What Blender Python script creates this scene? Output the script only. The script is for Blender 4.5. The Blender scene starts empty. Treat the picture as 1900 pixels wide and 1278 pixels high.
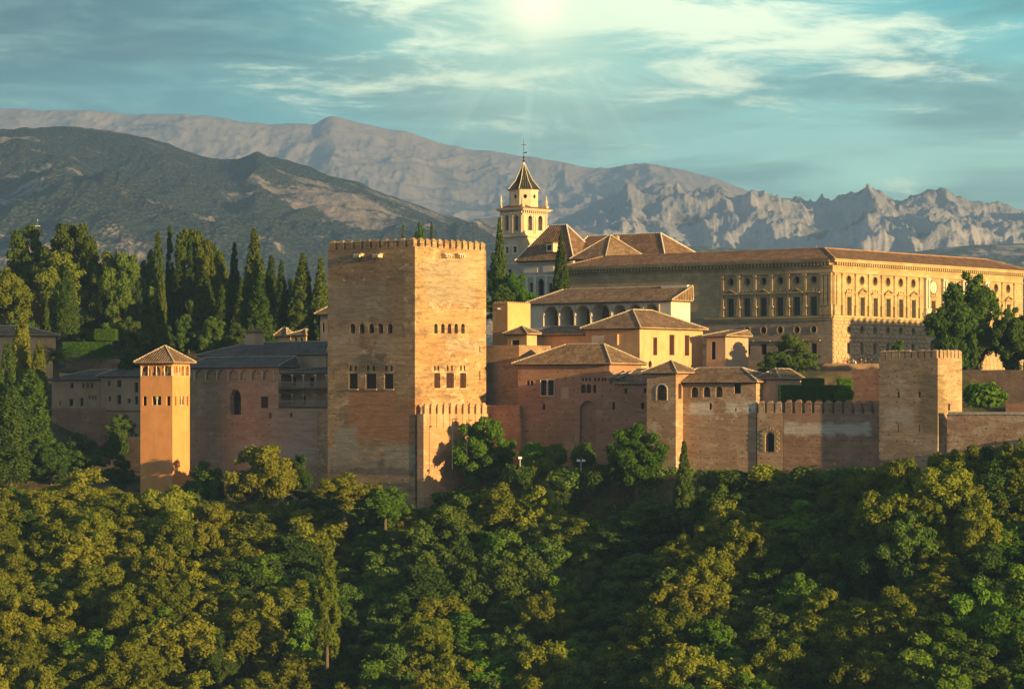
import bpy, math, random
import numpy as np
from mathutils import Vector
S = bpy.context.scene
C = bpy.context.collection
# ------------------------------------------------------------------ camera
F = 5600.0; HZ = 740.0            # focal length and horizon row, in pixels of a 1900-wide picture
cam_d = bpy.data.cameras.new('camera'); cam = bpy.data.objects.new('camera', cam_d); C.objects.link(cam)
cam.location = (0, 0, 0); cam.rotation_euler = (math.radians(90), 0, 0)
cam_d.sensor_width = 36; cam_d.lens = 36 * F / 1900; cam_d.shift_y = (HZ - 639) / 1900
cam_d.clip_start = 1; cam_d.clip_end = 60000
S.camera = cam
# ------------------------------------------------------------------ sun
SUN_EL = 6.6
SH = Vector((0.745, -0.667, 0)).normalized()       # horizontal direction towards the sun
sun_d = bpy.data.lights.new('sun', 'SUN'); sun = bpy.data.objects.new('sun', sun_d); C.objects.link(sun)
SV = Vector((SH.x * math.cos(math.radians(SUN_EL)), SH.y * math.cos(math.radians(SUN_EL)), math.sin(math.radians(SUN_EL))))
sun.rotation_euler = (-SV).to_track_quat('-Z', 'Y').to_euler()
sun_d.energy = 5.0; sun_d.color = (1.0, 0.655, 0.26); sun_d.angle = math.radians(0.5)
# ------------------------------------------------------------------ exposure and render settings
S.view_settings.view_transform = 'Standard'; S.view_settings.look = 'None'
S.view_settings.exposure = 1.05; S.view_settings.gamma = 1.0
S.render.engine = 'CYCLES'
S.cycles.max_bounces = 5; S.cycles.diffuse_bounces = 2; S.cycles.glossy_bounces = 2
S.cycles.transmission_bounces = 2; S.cycles.volume_bounces = 0; S.cycles.transparent_max_bounces = 4
S.cycles.use_denoising = True; S.cycles.sample_clamp_indirect = 4.0

# ------------------------------------------------------------------ node helper
class NT:
    def __init__(s, tree):
        s.t = tree; tree.nodes.clear()
    def n(s, kind, **kw):
        nd = s.t.nodes.new(kind)
        for k, v in kw.items():
            if k.startswith('i_'):
                nd.inputs[k[2:].replace('_', ' ')].default_value = v
            else:
                setattr(nd, k, v)
        return nd
    def lk(s, a, b): s.t.links.new(a, b)
    def put(s, sock, v):
        if hasattr(v, 'links') or isinstance(v, bpy.types.NodeSocket): s.lk(v, sock)
        else: sock.default_value = v
    def math(s, op, a, b=0.0, c=0.0, clamp=False):
        m = s.n('ShaderNodeMath', operation=op); m.use_clamp = clamp
        s.put(m.inputs[0], a); s.put(m.inputs[1], b)
        if len(m.inputs) > 2: s.put(m.inputs[2], c)
        return m.outputs[0]
    def mix(s, f, a, b, mode='MIX'):
        m = s.n('ShaderNodeMix', data_type='RGBA', blend_type=mode); m.clamp_factor = True
        s.put(m.inputs[0], f)
        s.put(m.inputs[6], c4(a)); s.put(m.inputs[7], c4(b))
        return m.outputs[2]
    def ramp(s, f, a, b, x=0.0, y=1.0):
        m = s.n('ShaderNodeMapRange'); m.clamp = True; m.interpolation_type = 'SMOOTHSTEP'
        s.put(m.inputs[0], f); s.put(m.inputs[1], a); s.put(m.inputs[2], b); s.put(m.inputs[3], x); s.put(m.inputs[4], y)
        return m.outputs[0]
    def mapv(s, vec, scale=(1, 1, 1), loc=(0, 0, 0), rot=(0, 0, 0)):
        m = s.n('ShaderNodeMapping'); s.lk(vec, m.inputs[0])
        m.inputs['Scale'].default_value = scale; m.inputs['Location'].default_value = loc; m.inputs['Rotation'].default_value = rot
        return m.outputs[0]
    def noise(s, vec, scale=1.0, detail=4.0, rough=0.55, dist=0.0):
        m = s.n('ShaderNodeTexNoise'); s.lk(vec, m.inputs['Vector'])
        m.inputs['Scale'].default_value = scale; m.inputs['Detail'].default_value = detail
        m.inputs['Roughness'].default_value = rough; m.inputs['Distortion'].default_value = dist
        return m.outputs[0]
    def xyz(s, vec):
        m = s.n('ShaderNodeSeparateXYZ'); s.lk(vec, m.inputs[0]); return m.outputs
    def comb(s, x, y, z):
        m = s.n('ShaderNodeCombineXYZ'); s.put(m.inputs[0], x); s.put(m.inputs[1], y); s.put(m.inputs[2], z); return m.outputs[0]
def c4(v):
    if isinstance(v, (tuple, list)) and len(v) == 3: return (v[0], v[1], v[2], 1.0)
    return v
# ------------------------------------------------------------------ world: low-sun sky above, teal cloudy band near the horizon
W = bpy.data.worlds.new('World'); S.world = W; W.use_nodes = True
def build_world():
    t = NT(W.node_tree)
    out = t.n('ShaderNodeOutputWorld'); bg = t.n('ShaderNodeBackground'); t.lk(bg.outputs[0], out.inputs[0])
    sky = t.n('ShaderNodeTexSky', sky_type='NISHITA'); sky.sun_disc = False
    sky.sun_elevation = math.radians(SUN_EL); sky.sun_rotation = math.atan2(SH.x, SH.y)
    tc = t.n('ShaderNodeTexCoord'); d = t.xyz(tc.outputs['Generated'])
    h = t.math('SQRT', t.math('ADD', t.math('MULTIPLY', d[0], d[0]), t.math('MULTIPLY', d[1], d[1])))
    h = t.math('MAXIMUM', h, 0.001)
    az = t.math('ARCTAN2', d[0], d[1]); v = t.math('DIVIDE', d[2], h)
    # x, y: azimuth and slope scaled so that the band seen over the mountains spans about 0..1
    x = t.math('ADD', t.math('MULTIPLY', az, F / 1900), 0.5)
    y = t.math('MULTIPLY', v, F / 740.0)
    vec = t.comb(x, y, 0.0)
    # clear colour
    lo = t.mix(t.ramp(x, 0.1, 0.95), (0.14, 0.48, 0.49), (0.56, 0.98, 0.74))
    hi = t.mix(t.ramp(x, -0.05, 0.6), (0.004, 0.065, 0.10), (0.09, 0.46, 0.47))
    base = t.mix(t.ramp(y, 0.45, 0.98), lo, hi)
    # broad soft cloud veil (darker grey teal patches to the upper left)
    n1 = t.noise(t.mapv(vec, (1.4, 3.2, 1), (3.1, 0.4, 0), (0, 0, -0.12)), 2.0, 5, 0.55, 0.4)
    base = t.mix(t.ramp(n1, 0.40, 0.64, 0, 0.65), base, (0.04, 0.145, 0.165))
    # bright cloud streaks, densest near the upper middle and right
    n2 = t.noise(t.mapv(vec, (2.6, 4.6, 1), (0.7, 0.35, 0), (0, 0, 0.16)), 2.2, 10, 0.64, 0.35)
    n3 = t.noise(t.mapv(vec, (1.0, 2.4, 1), (5.3, 1.9, 0)), 2.2, 3, 0.5)
    reg = t.math('MULTIPLY', t.ramp(x, 0.16, 0.42), t.ramp(y, 0.62, 0.84))
    reg = t.math('MULTIPLY', reg, t.ramp(x, 1.12, 0.8))
    dens = t.math('ADD', t.math('ADD', n2, t.math('MULTIPLY', n3, 0.35)), t.math('MULTIPLY', reg, 0.22))
    cl = t.ramp(dens, 0.77, 0.97)
    faint = t.ramp(dens, 0.60, 0.95, 0, 0.40)
    base = t.mix(faint, base, (0.45, 0.80, 0.66))
    base = t.mix(t.math('MULTIPLY', cl, 0.72), base, (1.25, 1.28, 0.86))
    # bright break in the cloud where light comes through, with soft shafts falling from it
    gx, gy = 1000 / 1900, (740 - 8) / 740
    dx = t.math('SUBTRACT', x, gx); dy = t.math('MULTIPLY', t.math('SUBTRACT', y, gy), 740 / 1900.)
    r = t.math('SQRT', t.math('ADD', t.math('MULTIPLY', dx, dx), t.math('MULTIPLY', dy, dy)))
    nr = t.math('MULTIPLY', t.math('SUBTRACT', n2, 0.5), 0.12)
    r2 = t.math('ADD', r, nr)
    halo = t.math('POWER', t.ramp(r2, 0.32, 0.0), 2.2)
    base = t.mix(t.math('MULTIPLY', halo, 0.5), base, (0.85, 1.0, 0.65))
    core = t.math('POWER', t.ramp(r2, 0.066, -0.02), 1.9)
    base = t.mix(core, base, (1.7, 1.5, 0.92))
    ang = t.math('ARCTAN2', dx, t.math('MULTIPLY', dy, -1.0))
    sh = t.noise(t.comb(t.math('MULTIPLY', ang, 1.0), 0.0, 4.2), 5.5, 3, 0.6)
    shaft = t.math('MULTIPLY', t.ramp(sh, 0.45, 0.72), t.math('MULTIPLY', t.ramp(r, 0.33, 0.10), t.ramp(r, 0.02, 0.09)))
    shaft = t.math('MULTIPLY', shaft, t.ramp(t.math('ABSOLUTE', ang), 1.35, 0.6))
    base = t.mix(t.math('MULTIPLY', shaft, 0.26), base, (0.75, 1.0, 0.72))
    # away from the break in the clouds the low sky is much duller
    base = t.mix(t.ramp(t.math('ABSOLUTE', t.math('SUBTRACT', x, 0.5)), 0.75, 2.2), base, (0.20, 0.235, 0.25))
    # above the band: the physical sky
    skyc = t.mix(1.0, sky.outputs[0], (0.115, 0.105, 0.100), 'MULTIPLY')
    up = t.ramp(v, 0.16, 0.50)
    col = t.mix(up, base, skyc)
    col = t.mix(t.ramp(v, 0.0, -0.03), col, (0.05, 0.06, 0.05))
    t.lk(col, bg.inputs[0]); bg.inputs[1].default_value = 1.0
build_world()

# ------------------------------------------------------------------ small geometry kit
U = Vector((0.632, 0.775, 0)).normalized(); V = Vector((-0.775, 0.632, 0)).normalized(); Z = Vector((0, 0, 1))
def P(px, py, Y): return Vector(((px - 950) * Y / F, Y, (HZ - py) * Y / F))
def zy(py, Y): return (HZ - py) * Y / F
ORIG = {}
class MB:
    def __init__(s): s.v = []; s.f = []; s.uv = []; s.has = False
    def poly(s, pts, uv=None):
        i = len(s.v); s.v += [tuple(p) for p in pts]; s.f.append(tuple(range(i, i + len(pts))))
        if uv: s.has = True; s.uv += list(uv)
        else: s.uv += [(0.0, 0.0)] * len(pts)
    def box(s, o, a, b, c):       # o corner, a b c edge vectors
        o, a, b, c = Vector(o), Vector(a), Vector(b), Vector(c)
        p = [o, o + a, o + a + b, o + b, o + c, o + a + c, o + a + b + c, o + b + c]
        la, lb, lc = a.length, b.length, c.length
        for q, (m, n) in (((0, 1, 2, 3), (la, lb)), ((4, 5, 6, 7), (la, lb)), ((0, 1, 5, 4), (la, lc)), ((1, 2, 6, 5), (lb, lc)), ((2, 3, 7, 6), (la, lc)), ((3, 0, 4, 7), (lb, lc))):
            s.poly([p[k] for k in q], [(0, 0), (m, 0), (m, n), (0, n)])
    def tube(s, a, b, ra, rb=None, n=6, cap=True):
        rb = ra if rb is None else rb; a, b = Vector(a), Vector(b); d = (b - a)
        if d.length < 1e-6: return
        d.normalize(); t = d.orthogonal().normalized(); w = d.cross(t)
        A = [a + (t * math.cos(2 * math.pi * k / n) + w * math.sin(2 * math.pi * k / n)) * ra for k in range(n)]
        B = [b + (t * math.cos(2 * math.pi * k / n) + w * math.sin(2 * math.pi * k / n)) * rb for k in range(n)]
        for k in range(n): s.poly([A[k], A[(k + 1) % n], B[(k + 1) % n], B[k]])
        if cap: s.poly(B); s.poly(A[::-1])
    def lathe(s, c, prof, n=10):   # prof: list of (r, z)
        c = Vector(c)
        ring = [[c + Vector((r * math.cos(2 * math.pi * k / n), r * math.sin(2 * math.pi * k / n), z)) for k in range(n)] for r, z in prof]
        for i in range(len(ring) - 1):
            for k in range(n): s.poly([ring[i][k], ring[i][(k + 1) % n], ring[i + 1][(k + 1) % n], ring[i + 1][k]])
        s.poly(ring[-1])
    def build(s, name, mat, parent=None, origin=None, smooth=False):
        if origin is None: origin = ORIG[parent.name] if parent is not None else Vector((0, 0, 0))
        origin = Vector(origin)
        me = bpy.data.meshes.new(name)
        me.from_pydata([(x - origin.x, y - origin.y, z - origin.z) for x, y, z in s.v], [], s.f)
        if s.has:
            l = me.uv_layers.new(name='UVMap'); l.data.foreach_set('uv', np.array(s.uv, dtype=np.float32).ravel())
        me.materials.append(mat)
        if smooth: me.polygons.foreach_set('use_smooth', [True] * len(me.polygons))
        me.update()
        o = bpy.data.objects.new(name, me); C.objects.link(o)
        ORIG[o.name] = origin
        if parent is not None:
            o.parent = parent; o.location = origin - ORIG[parent.name]
        else: o.location = origin
        return o
def tag(o, label=None, cat=None, group=None, kind=None):
    if label: o['label'] = label
    if cat: o['category'] = cat
    if group: o['group'] = group
    if kind: o['kind'] = kind
    return o
def thing(name, loc, label, cat, group=None):
    o = bpy.data.objects.new(name, None); C.objects.link(o); o.location = loc; ORIG[o.name] = Vector(loc)
    o.empty_display_size = 0.5
    return tag(o, label, cat, group)
def dup_part(o, parent, world):
    c = o.copy(); C.objects.link(c); c.parent = parent; c.location = Vector(world) - ORIG[parent.name]; ORIG[c.name] = Vector(world)
    return c
def dup_tree(root, loc, rotz=0, scale=(1, 1, 1)):
    r = root.copy(); C.objects.link(r); r.location = loc; r.rotation_euler = (0, 0, rotz); r.scale = scale
    for k in ('label', 'category', 'group'):
        if k in r: del r[k]
    for ch in root.children:
        c = ch.copy(); C.objects.link(c); c.parent = r
        for g in ch.children:
            d = g.copy(); C.objects.link(d); d.parent = c
    return r
# ------------------------------------------------------------------ materials
def newmat(name):
    m = bpy.data.materials.new(name); m.use_nodes = True
    t = NT(m.node_tree); out = t.n('ShaderNodeOutputMaterial'); b = t.n('ShaderNodeBsdfPrincipled')
    b.inputs['Roughness'].default_value = 0.9; b.inputs['Specular IOR Level'].default_value = 0.15
    t.lk(b.outputs[0], out.inputs[0]); return m, t, b
def bump(t, b, hgt, strength=0.5, dist=0.1):
    n = t.n('ShaderNodeBump'); n.inputs['Strength'].default_value = strength; n.inputs['Distance'].default_value = dist
    t.lk(hgt, n.inputs['Height']); t.lk(n.outputs[0], b.inputs['Normal']); return n
def flat(name, col, rough=0.8, var=0.15, scale=1.5):
    m, t, b = newmat(name); g = t.n('ShaderNodeNewGeometry').outputs['Position']
    n = t.noise(g, scale, 5, 0.6)
    t.lk(t.mix(t.ramp(n, 0.3, 0.7), tuple(c * (1 - var) for c in col), tuple(min(1, c * (1 + var)) for c in col)), b.inputs['Base Color'])
    b.inputs['Roughness'].default_value = rough; return m
def masonry(name, a, b_, c, strata=1.0, pit=0.5, bumps=0.6, scale=1.0, patches=(), brick=None, streak=0.0, seams=True, holes=0.0):
    """a: main colour, b_: second colour, c: pale patches. patches: (px,py,Y,halfw,halfh,colour,amount)"""
    m, t, b = newmat(name); g = t.n('ShaderNodeNewGeometry').outputs['Position']
    big = t.noise(t.mapv(g, (1, 1, 1.5)), 0.16 * scale, 5, 0.6, 0.5)
    mid = t.noise(t.mapv(g, (1, 1, 2.2)), 0.55 * scale, 6, 0.65, 0.8)
    fine = t.noise(t.mapv(g, (1, 1, 1.6)), 2.6, 5, 0.75)
    er = t.noise(t.mapv(g, (0.6, 0.6, 2.0), (2, 9, 4)), 0.9 * scale, 8, 0.72, 0.6)
    st = t.noise(t.mapv(g, (0.25, 0.25, 2.6)), 1.0, 6, 0.7, 0.3)
    pn = t.noise(t.mapv(g, (0.8, 0.8, 1.5), (7, 3, 1)), 0.42 * scale, 7, 0.68, 0.7)
    col = t.mix(t.ramp(big, 0.36, 0.62), a, b_)
    col = t.mix(t.ramp(pn, 0.53, 0.62, 0, 0.75), col, c)
    dark = tuple(x * 0.55 for x in a)
    col = t.mix(t.math('MULTIPLY', t.ramp(st, 0.50, 0.72), 0.55 * strata), col, dark)
    lite = tuple(min(1, x * 1.35) for x in b_)
    col = t.mix(t.math('MULTIPLY', t.ramp(mid, 0.52, 0.72), 0.5), col, lite)
    col = t.mix(t.math('MULTIPLY', t.ramp(fine, 0.58, 0.78), pit), col, tuple(x * 0.5 for x in a))
    col = t.mix(t.math('MULTIPLY', t.ramp(er, 0.54, 0.62), 0.18 * pit + 0.03), col, tuple(x * 0.62 for x in a))
    col = t.mix(t.math('MULTIPLY', t.ramp(er, 0.44, 0.36), 0.22 * pit + 0.05), col, lite)
    if streak:
        sk = t.noise(t.mapv(g, (1.3, 1.3, 0.10)), 1.0, 4, 0.6)
        col = t.mix(t.math('MULTIPLY', t.ramp(sk, 0.55, 0.75), streak), col, tuple(x * 0.45 for x in a))
    hgt = t.math('ADD', t.math('MULTIPLY', fine, 0.5), t.math('ADD', t.math('MULTIPLY', mid, 0.9), t.math('ADD', t.math('MULTIPLY', t.ramp(er, 0.61, 0.53), 0.16), t.math('MULTIPLY', st, 0.6 * strata))))
    if brick:
        uv = t.n('ShaderNodeUVMap'); bt = t.n('ShaderNodeTexBrick'); t.lk(uv.outputs[0], bt.inputs['Vector'])
        bt.inputs['Scale'].default_value = 1.0; bt.inputs['Brick Width'].default_value = brick[0]; bt.inputs['Row Height'].default_value = brick[1]
        bt.inputs['Mortar Size'].default_value = brick[2]; bt.inputs['Mortar Smooth'].default_value = 0.6
        bt.inputs['Color1'].default_value = (0.75, 0.75, 0.75, 1); bt.inputs['Color2'].default_value = (1.1, 1.1, 1.1, 1); bt.inputs['Mortar'].default_value = (0.38, 0.34, 0.30, 1)
        col = t.mix(brick[3], col, t.mix(1.0, col, bt.outputs[0], 'MULTIPLY'))
        hgt = t.math('SUBTRACT', hgt, t.math('MULTIPLY', bt.outputs[1], brick[4]))
    elif seams:
        uv = t.n('ShaderNodeUVMap')
        z = t.xyz(uv.outputs[0]); fr = t.math('FRACT', t.math('ADD', t.math('MULTIPLY', z[1], 1.18), t.math('MULTIPLY', mid, 0.18)))
        ln = t.math('MULTIPLY', t.ramp(t.math('ABSOLUTE', t.math('SUBTRACT', fr, 0.5)), 0.09, 0.0), t.ramp(mid, 0.42, 0.58))
        col = t.mix(t.math('MULTIPLY', ln, 0.24 * strata), col, tuple(x * 0.5 for x in a))
        hgt = t.math('SUBTRACT', hgt, t.math('MULTIPLY', ln, 0.12))
    if holes:
        uvh = t.xyz(t.n('ShaderNodeUVMap').outputs[0]); hx = t.math('DIVIDE', uvh[0], 1.35); hz = t.math('DIVIDE', uvh[1], 0.85)
        wn = t.n('ShaderNodeTexWhiteNoise', noise_dimensions='2D'); t.lk(t.comb(t.math('FLOOR', hx), t.math('FLOOR', hz), 0), wn.inputs['Vector'])
        ex = t.math('MULTIPLY', t.math('SUBTRACT', t.math('FRACT', hx), t.math('ADD', 0.5, t.math('MULTIPLY', t.math('SUBTRACT', wn.outputs[0], 0.5), 0.3))), 1.35); ez = t.math('MULTIPLY', t.math('SUBTRACT', t.math('FRACT', hz), 0.5), 0.85)
        dd = t.math('MAXIMUM', t.math('ABSOLUTE', ex), t.math('ABSOLUTE', ez))
        hm = t.math('MULTIPLY', t.ramp(dd, 0.12, 0.07), t.math('GREATER_THAN', wn.outputs[0], 1 - holes))
        col = t.mix(t.math('MULTIPLY', hm, 0.8), col, (0.03, 0.022, 0.015))
    for (px, py, Y, hw, hh, pc, amt) in patches:
        p0 = P(px, py, Y); s = t.n('ShaderNodeVectorMath', operation='SUBTRACT'); t.lk(g, s.inputs[0]); s.inputs[1].default_value = p0
        q = t.xyz(s.outputs[0]); w = t.math('MULTIPLY', t.math('SUBTRACT', mid, 0.5), 2.4)
        w2 = t.math('MULTIPLY', t.math('SUBTRACT', pn, 0.5), 2.2)
        ax = t.math('SUBTRACT', t.math('ABSOLUTE', t.math('ADD', q[0], w)), hw)
        az = t.math('SUBTRACT', t.math('ABSOLUTE', t.math('ADD', q[2], w2)), hh)
        mk = t.ramp(t.math('MAXIMUM', ax, az), 0.35, -0.35)
        tone = t.mix(t.ramp(st, 0.4, 0.7), pc, tuple(x * 0.72 for x in pc))
        col = t.mix(t.math('MULTIPLY', mk, amt), col, tone)
    t.lk(col, b.inputs['Base Color']); bump(t, b, hgt, bumps, 0.16)
    return m
def stucco(name, a, bump_s=0.25, stain=0.35):
    m, t, b = newmat(name); g = t.n('ShaderNodeNewGeometry').outputs['Position']
    n = t.noise(t.mapv(g, (1, 1, 0.7)), 0.5, 6, 0.62, 0.5); f = t.noise(g, 4, 4, 0.6); sk = t.noise(t.mapv(g, (1.6, 1.6, 0.14)), 1.0, 5, 0.65)
    col = t.mix(t.ramp(n, 0.35, 0.68), a, tuple(min(1, x * 1.22) for x in a))
    col = t.mix(t.math('MULTIPLY', t.ramp(sk, 0.52, 0.78), stain), col, tuple(x * 0.55 for x in a))
    col = t.mix(t.math('MULTIPLY', t.ramp(f, 0.6, 0.8), 0.25), col, tuple(x * 0.7 for x in a))
    t.lk(col, b.inputs['Base Color']); bump(t, b, t.math('ADD', n, t.math('MULTIPLY', f, 0.5)), bump_s, 0.08)
    return m
def rooftile(name, a, b_, pitch=0.42):
    m, t, b = newmat(name); uv = t.n('ShaderNodeUVMap').outputs[0]; q = t.xyz(uv)
    g = t.n('ShaderNodeNewGeometry').outputs['Position']
    wob = t.noise(t.mapv(uv, (0.6, 0.6, 1)), 1.0, 3, 0.5)
    xx = t.math('ADD', q[0], t.math('MULTIPLY', wob, 0.25))
    fx = t.math('DIVIDE', xx, pitch); fy = t.math('DIVIDE', q[1], 0.42)
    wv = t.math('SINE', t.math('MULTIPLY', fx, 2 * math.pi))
    cell = t.n('ShaderNodeTexWhiteNoise', noise_dimensions='2D')
    t.lk(t.comb(t.math('FLOOR', fx), t.math('FLOOR', fy), 0), cell.inputs['Vector'])
    big = t.noise(g, 0.45, 5, 0.6, 0.4); lich = t.noise(g, 2.3, 5, 0.7)
    col = t.mix(cell.outputs[0], a, b_)
    col = t.mix(t.ramp(big, 0.4, 0.65, 0, 0.5), col, tuple(x * 0.6 for x in a))
    col = t.mix(t.ramp(lich, 0.56, 0.72, 0, 0.55), col, (0.30, 0.25, 0.15))
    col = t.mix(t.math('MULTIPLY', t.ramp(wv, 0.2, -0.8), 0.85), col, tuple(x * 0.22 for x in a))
    t.lk(col, b.inputs['Base Color'])
    step = t.math('FRACT', fy)
    hgt = t.math('ADD', t.math('MULTIPLY', wv, 0.5), t.math('ADD', t.math('MULTIPLY', cell.outputs[0], 0.5), t.math('MULTIPLY', step, -0.35)))
    bump(t, b, hgt, 1.0, 0.14); return m
def leafmat(name, dark, light, trans=0.35, warm=None):
    m = bpy.data.materials.new(name); m.use_nodes = True; t = NT(m.node_tree); out = t.n('ShaderNodeOutputMaterial')
    oi = t.n('ShaderNodeObjectInfo'); g = t.n('ShaderNodeNewGeometry')
    n = t.noise(g.outputs['Position'], 0.55, 3, 0.6)
    f = t.math('ADD', t.math('MULTIPLY', oi.outputs['Random'], 0.45), t.math('ADD', t.math('MULTIPLY', n, 0.5), t.math('MULTIPLY', g.outputs['Random Per Island'], 0.25)))
    col = t.mix(t.ramp(f, 0.25, 0.95), dark, light)
    hs = t.n('ShaderNodeHueSaturation'); t.lk(col, hs.inputs['Color'])
    r2 = t.math('FRACT', t.math('MULTIPLY', oi.outputs['Random'], 7.31))
    t.lk(t.math('ADD', t.math('MULTIPLY', r2, 0.024), 0.49), hs.inputs['Hue'])
    t.lk(t.math('ADD', t.math('MULTIPLY', t.math('FRACT', t.math('MULTIPLY', oi.outputs['Random'], 13.7)), 0.4), 0.8), hs.inputs['Value'])
    df = t.n('ShaderNodeBsdfDiffuse'); tr = t.n('ShaderNodeBsdfTranslucent')
    t.lk(hs.outputs[0], df.inputs[0]); t.lk(t.mix(1.0, hs.outputs[0], (1.15, 1.4, 0.7), 'MULTIPLY'), tr.inputs[0])
    mx = t.n('ShaderNodeMixShader'); mx.inputs[0].default_value = trans
    t.lk(df.outputs[0], mx.inputs[1]); t.lk(tr.outputs[0], mx.inputs[2]); t.lk(mx.outputs[0], out.inputs[0]); return m

YC = 429.0
M = {}
M['comares'] = masonry('rammed_earth_tower', (0.31, 0.20, 0.11), (0.51, 0.33, 0.16), (0.70, 0.54, 0.33), 1.2, 0.95, 1.6, holes=0.2, streak=0.22, patches=[
    (690, 768, 432, 3.6, 3.6, (0.50, 0.24, 0.11), 0.9), (745, 780, 430, 2.6, 3.0, (0.46, 0.23, 0.11), 0.85),
    (690, 672, 433, 2.2, 1.3, (0.20, 0.17, 0.12), 0.8), (690, 868, 430, 6.5, 1.2, (0.17, 0.16, 0.14), 0.8),
    (660, 560, 434, 5.0, 2.8, (0.34, 0.28, 0.19), 0.7), (835, 520, 432, 3.6, 3.2, (0.44, 0.37, 0.25), 0.7),
    (840, 590, 432, 4.5, 1.4, (0.58, 0.36, 0.16), 0.6), (740, 848, 429, 2.2, 1.6, (0.44, 0.37, 0.26), 0.8), (650, 850, 434, 4.0, 1.5, (0.45, 0.36, 0.25), 0.6),
    (878, 490, 437, 1.5, 3.4, (0.60, 0.45, 0.24), 0.6), (795, 650, 431, 1.5, 2.2, (0.50, 0.29, 0.12), 0.6), (860, 640, 436, 2.4, 1.0, (0.44, 0.36, 0.25), 0.55), (640, 640, 436, 2.2, 2.4, (0.48, 0.37, 0.24), 0.6), (735, 560, 430, 1.4, 5.0, (0.27, 0.18, 0.10), 0.55), (640, 465, 436, 3.4, 0.7, (0.25, 0.18, 0.11), 0.6), (720, 640, 431, 1.6, 1.4, (0.46, 0.36, 0.24), 0.5),
    (640, 820, 434, 1.6, 2.2, (0.43, 0.38, 0.30), 0.8)])
M['bastion'] = masonry('red_rammed_earth', (0.47, 0.25, 0.13), (0.55, 0.33, 0.18), (0.58, 0.42, 0.27), 0.8, 0.25, 0.6)
M['redwall'] = masonry('brick_red_rammed_earth', (0.36, 0.19, 0.115), (0.43, 0.24, 0.15), (0.46, 0.31, 0.20), 0.9, 0.35, 0.9, streak=0.35, holes=0.25)
M['roughwall'] = masonry('rough_stone_wall', (0.26, 0.17, 0.10), (0.36, 0.24, 0.15), (0.42, 0.28, 0.16), 0.6, 0.7, 1.0, scale=2.2, streak=0.3)
M['oldwall'] = masonry('old_earth_wall', (0.40, 0.25, 0.15), (0.50, 0.33, 0.20), (0.60, 0.48, 0.33), 1.2, 0.6, 1.2, holes=0.3, patches=[
    (1289, 758, 417, .7, .9, (0.74, 0.66, 0.54), 0.9), (1311, 757, 415, .9, .9, (0.74, 0.66, 0.54), 0.9), (1361, 754, 413, .8, .8, (0.74, 0.66, 0.54), 0.9), (1391, 754, 412, .8, .8, (0.74, 0.66, 0.54), 0.9), (1340, 800, 414, 5, 1.4, (0.46, 0.30, 0.19), 0.5)])
M['bandwall'] = masonry('banded_earth_wall', (0.32, 0.18, 0.11), (0.40, 0.24, 0.15), (0.42, 0.28, 0.18), 1.4, 0.5, 1.1, holes=0.2, patches=[(1535, 796, 404, 5.5, .8, (0.66, 0.58, 0.46), 0.9)])
M['gallinas'] = masonry('weathered_tower_wall', (0.42, 0.28, 0.16), (0.52, 0.37, 0.22), (0.62, 0.47, 0.31), 1.3, 0.7, 1.5, holes=0.3, patches=[
    (1730, 748, 395, 1.6, 4.0, (0.26, 0.20, 0.10), 0.7), (1670, 772, 396, 1.8, 1.0, (0.62, 0.50, 0.38), 0.8)])
M['peinador'] = stucco('orange_render', (0.60, 0.28, 0.105), 0.2, 0.3)
M['curtain'] = masonry('mottled_brick_wall', (0.40, 0.26, 0.16), (0.46, 0.31, 0.20), (0.50, 0.38, 0.27), 0.9, 0.55, 1.1, holes=0.25, patches=[
    (505, 842, 445, 6.5, 1.6, (0.48, 0.40, 0.33), 0.7), (550, 790, 445, 4.0, 3.0, (0.42, 0.35, 0.26), 0.6)])
M['ochre'] = stucco('ochre_render', (0.54, 0.345, 0.175), 0.35, 0.5)
M['orange'] = stucco('orange_ochre_render', (0.62, 0.36, 0.15), 0.2, 0.3)
M['tan'] = stucco('tan_render', (0.44, 0.31, 0.20), 0.3, 0.4)
M['houses'] = stucco('pinkish_render', (0.42, 0.28, 0.18), 0.3, 0.4)
M['porch'] = stucco('shade_dark_porch_plaster', (0.20, 0.14, 0.09), 0.1, 0.3)  # plaster colour darkened to stand for the shade deep in the porch
M['white'] = stucco('white_plaster', (0.70, 0.60, 0.45), 0.15, 0.25)
M['palace'] = masonry('palace_sandstone', (0.42, 0.305, 0.155), (0.52, 0.385, 0.20), (0.56, 0.45, 0.27), 0.35, 0.25, 0.35, brick=(1.3, 0.55, 0.02, 0.5, 0.35), streak=0.4)
M['palacedark'] = masonry('palace_rubble', (0.38, 0.27, 0.18), (0.47, 0.35, 0.23), (0.50, 0.40, 0.28), 0.5, 0.55, 0.8, brick=(0.7, 0.32, 0.03, 0.6, 0.5), streak=0.3)
M['rustic'] = masonry('palace_rustication', (0.42, 0.30, 0.17), (0.50, 0.37, 0.215), (0.52, 0.40, 0.25), 0.3, 0.3, 0.5, seams=False)
M['marble'] = stucco('palace_marble', (0.56, 0.50, 0.37), 0.1, 0.3)
M['church'] = masonry('church_render', (0.58, 0.46, 0.30), (0.64, 0.52, 0.34), (0.68, 0.58, 0.42), 0.2, 0.15, 0.25, streak=0.3, seams=False)
M['churchgrey'] = masonry('church_grey_wall', (0.48, 0.43, 0.36), (0.56, 0.51, 0.43), (0.36, 0.30, 0.25), 0.6, 0.4, 0.5, scale=2.0, seams=False)
M['roof'] = rooftile('brown_tiles', (0.22, 0.14, 0.085), (0.46, 0.31, 0.185))
M['roofgrey'] = rooftile('grey_tiles', (0.16, 0.145, 0.13), (0.26, 0.23, 0.20))
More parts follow.
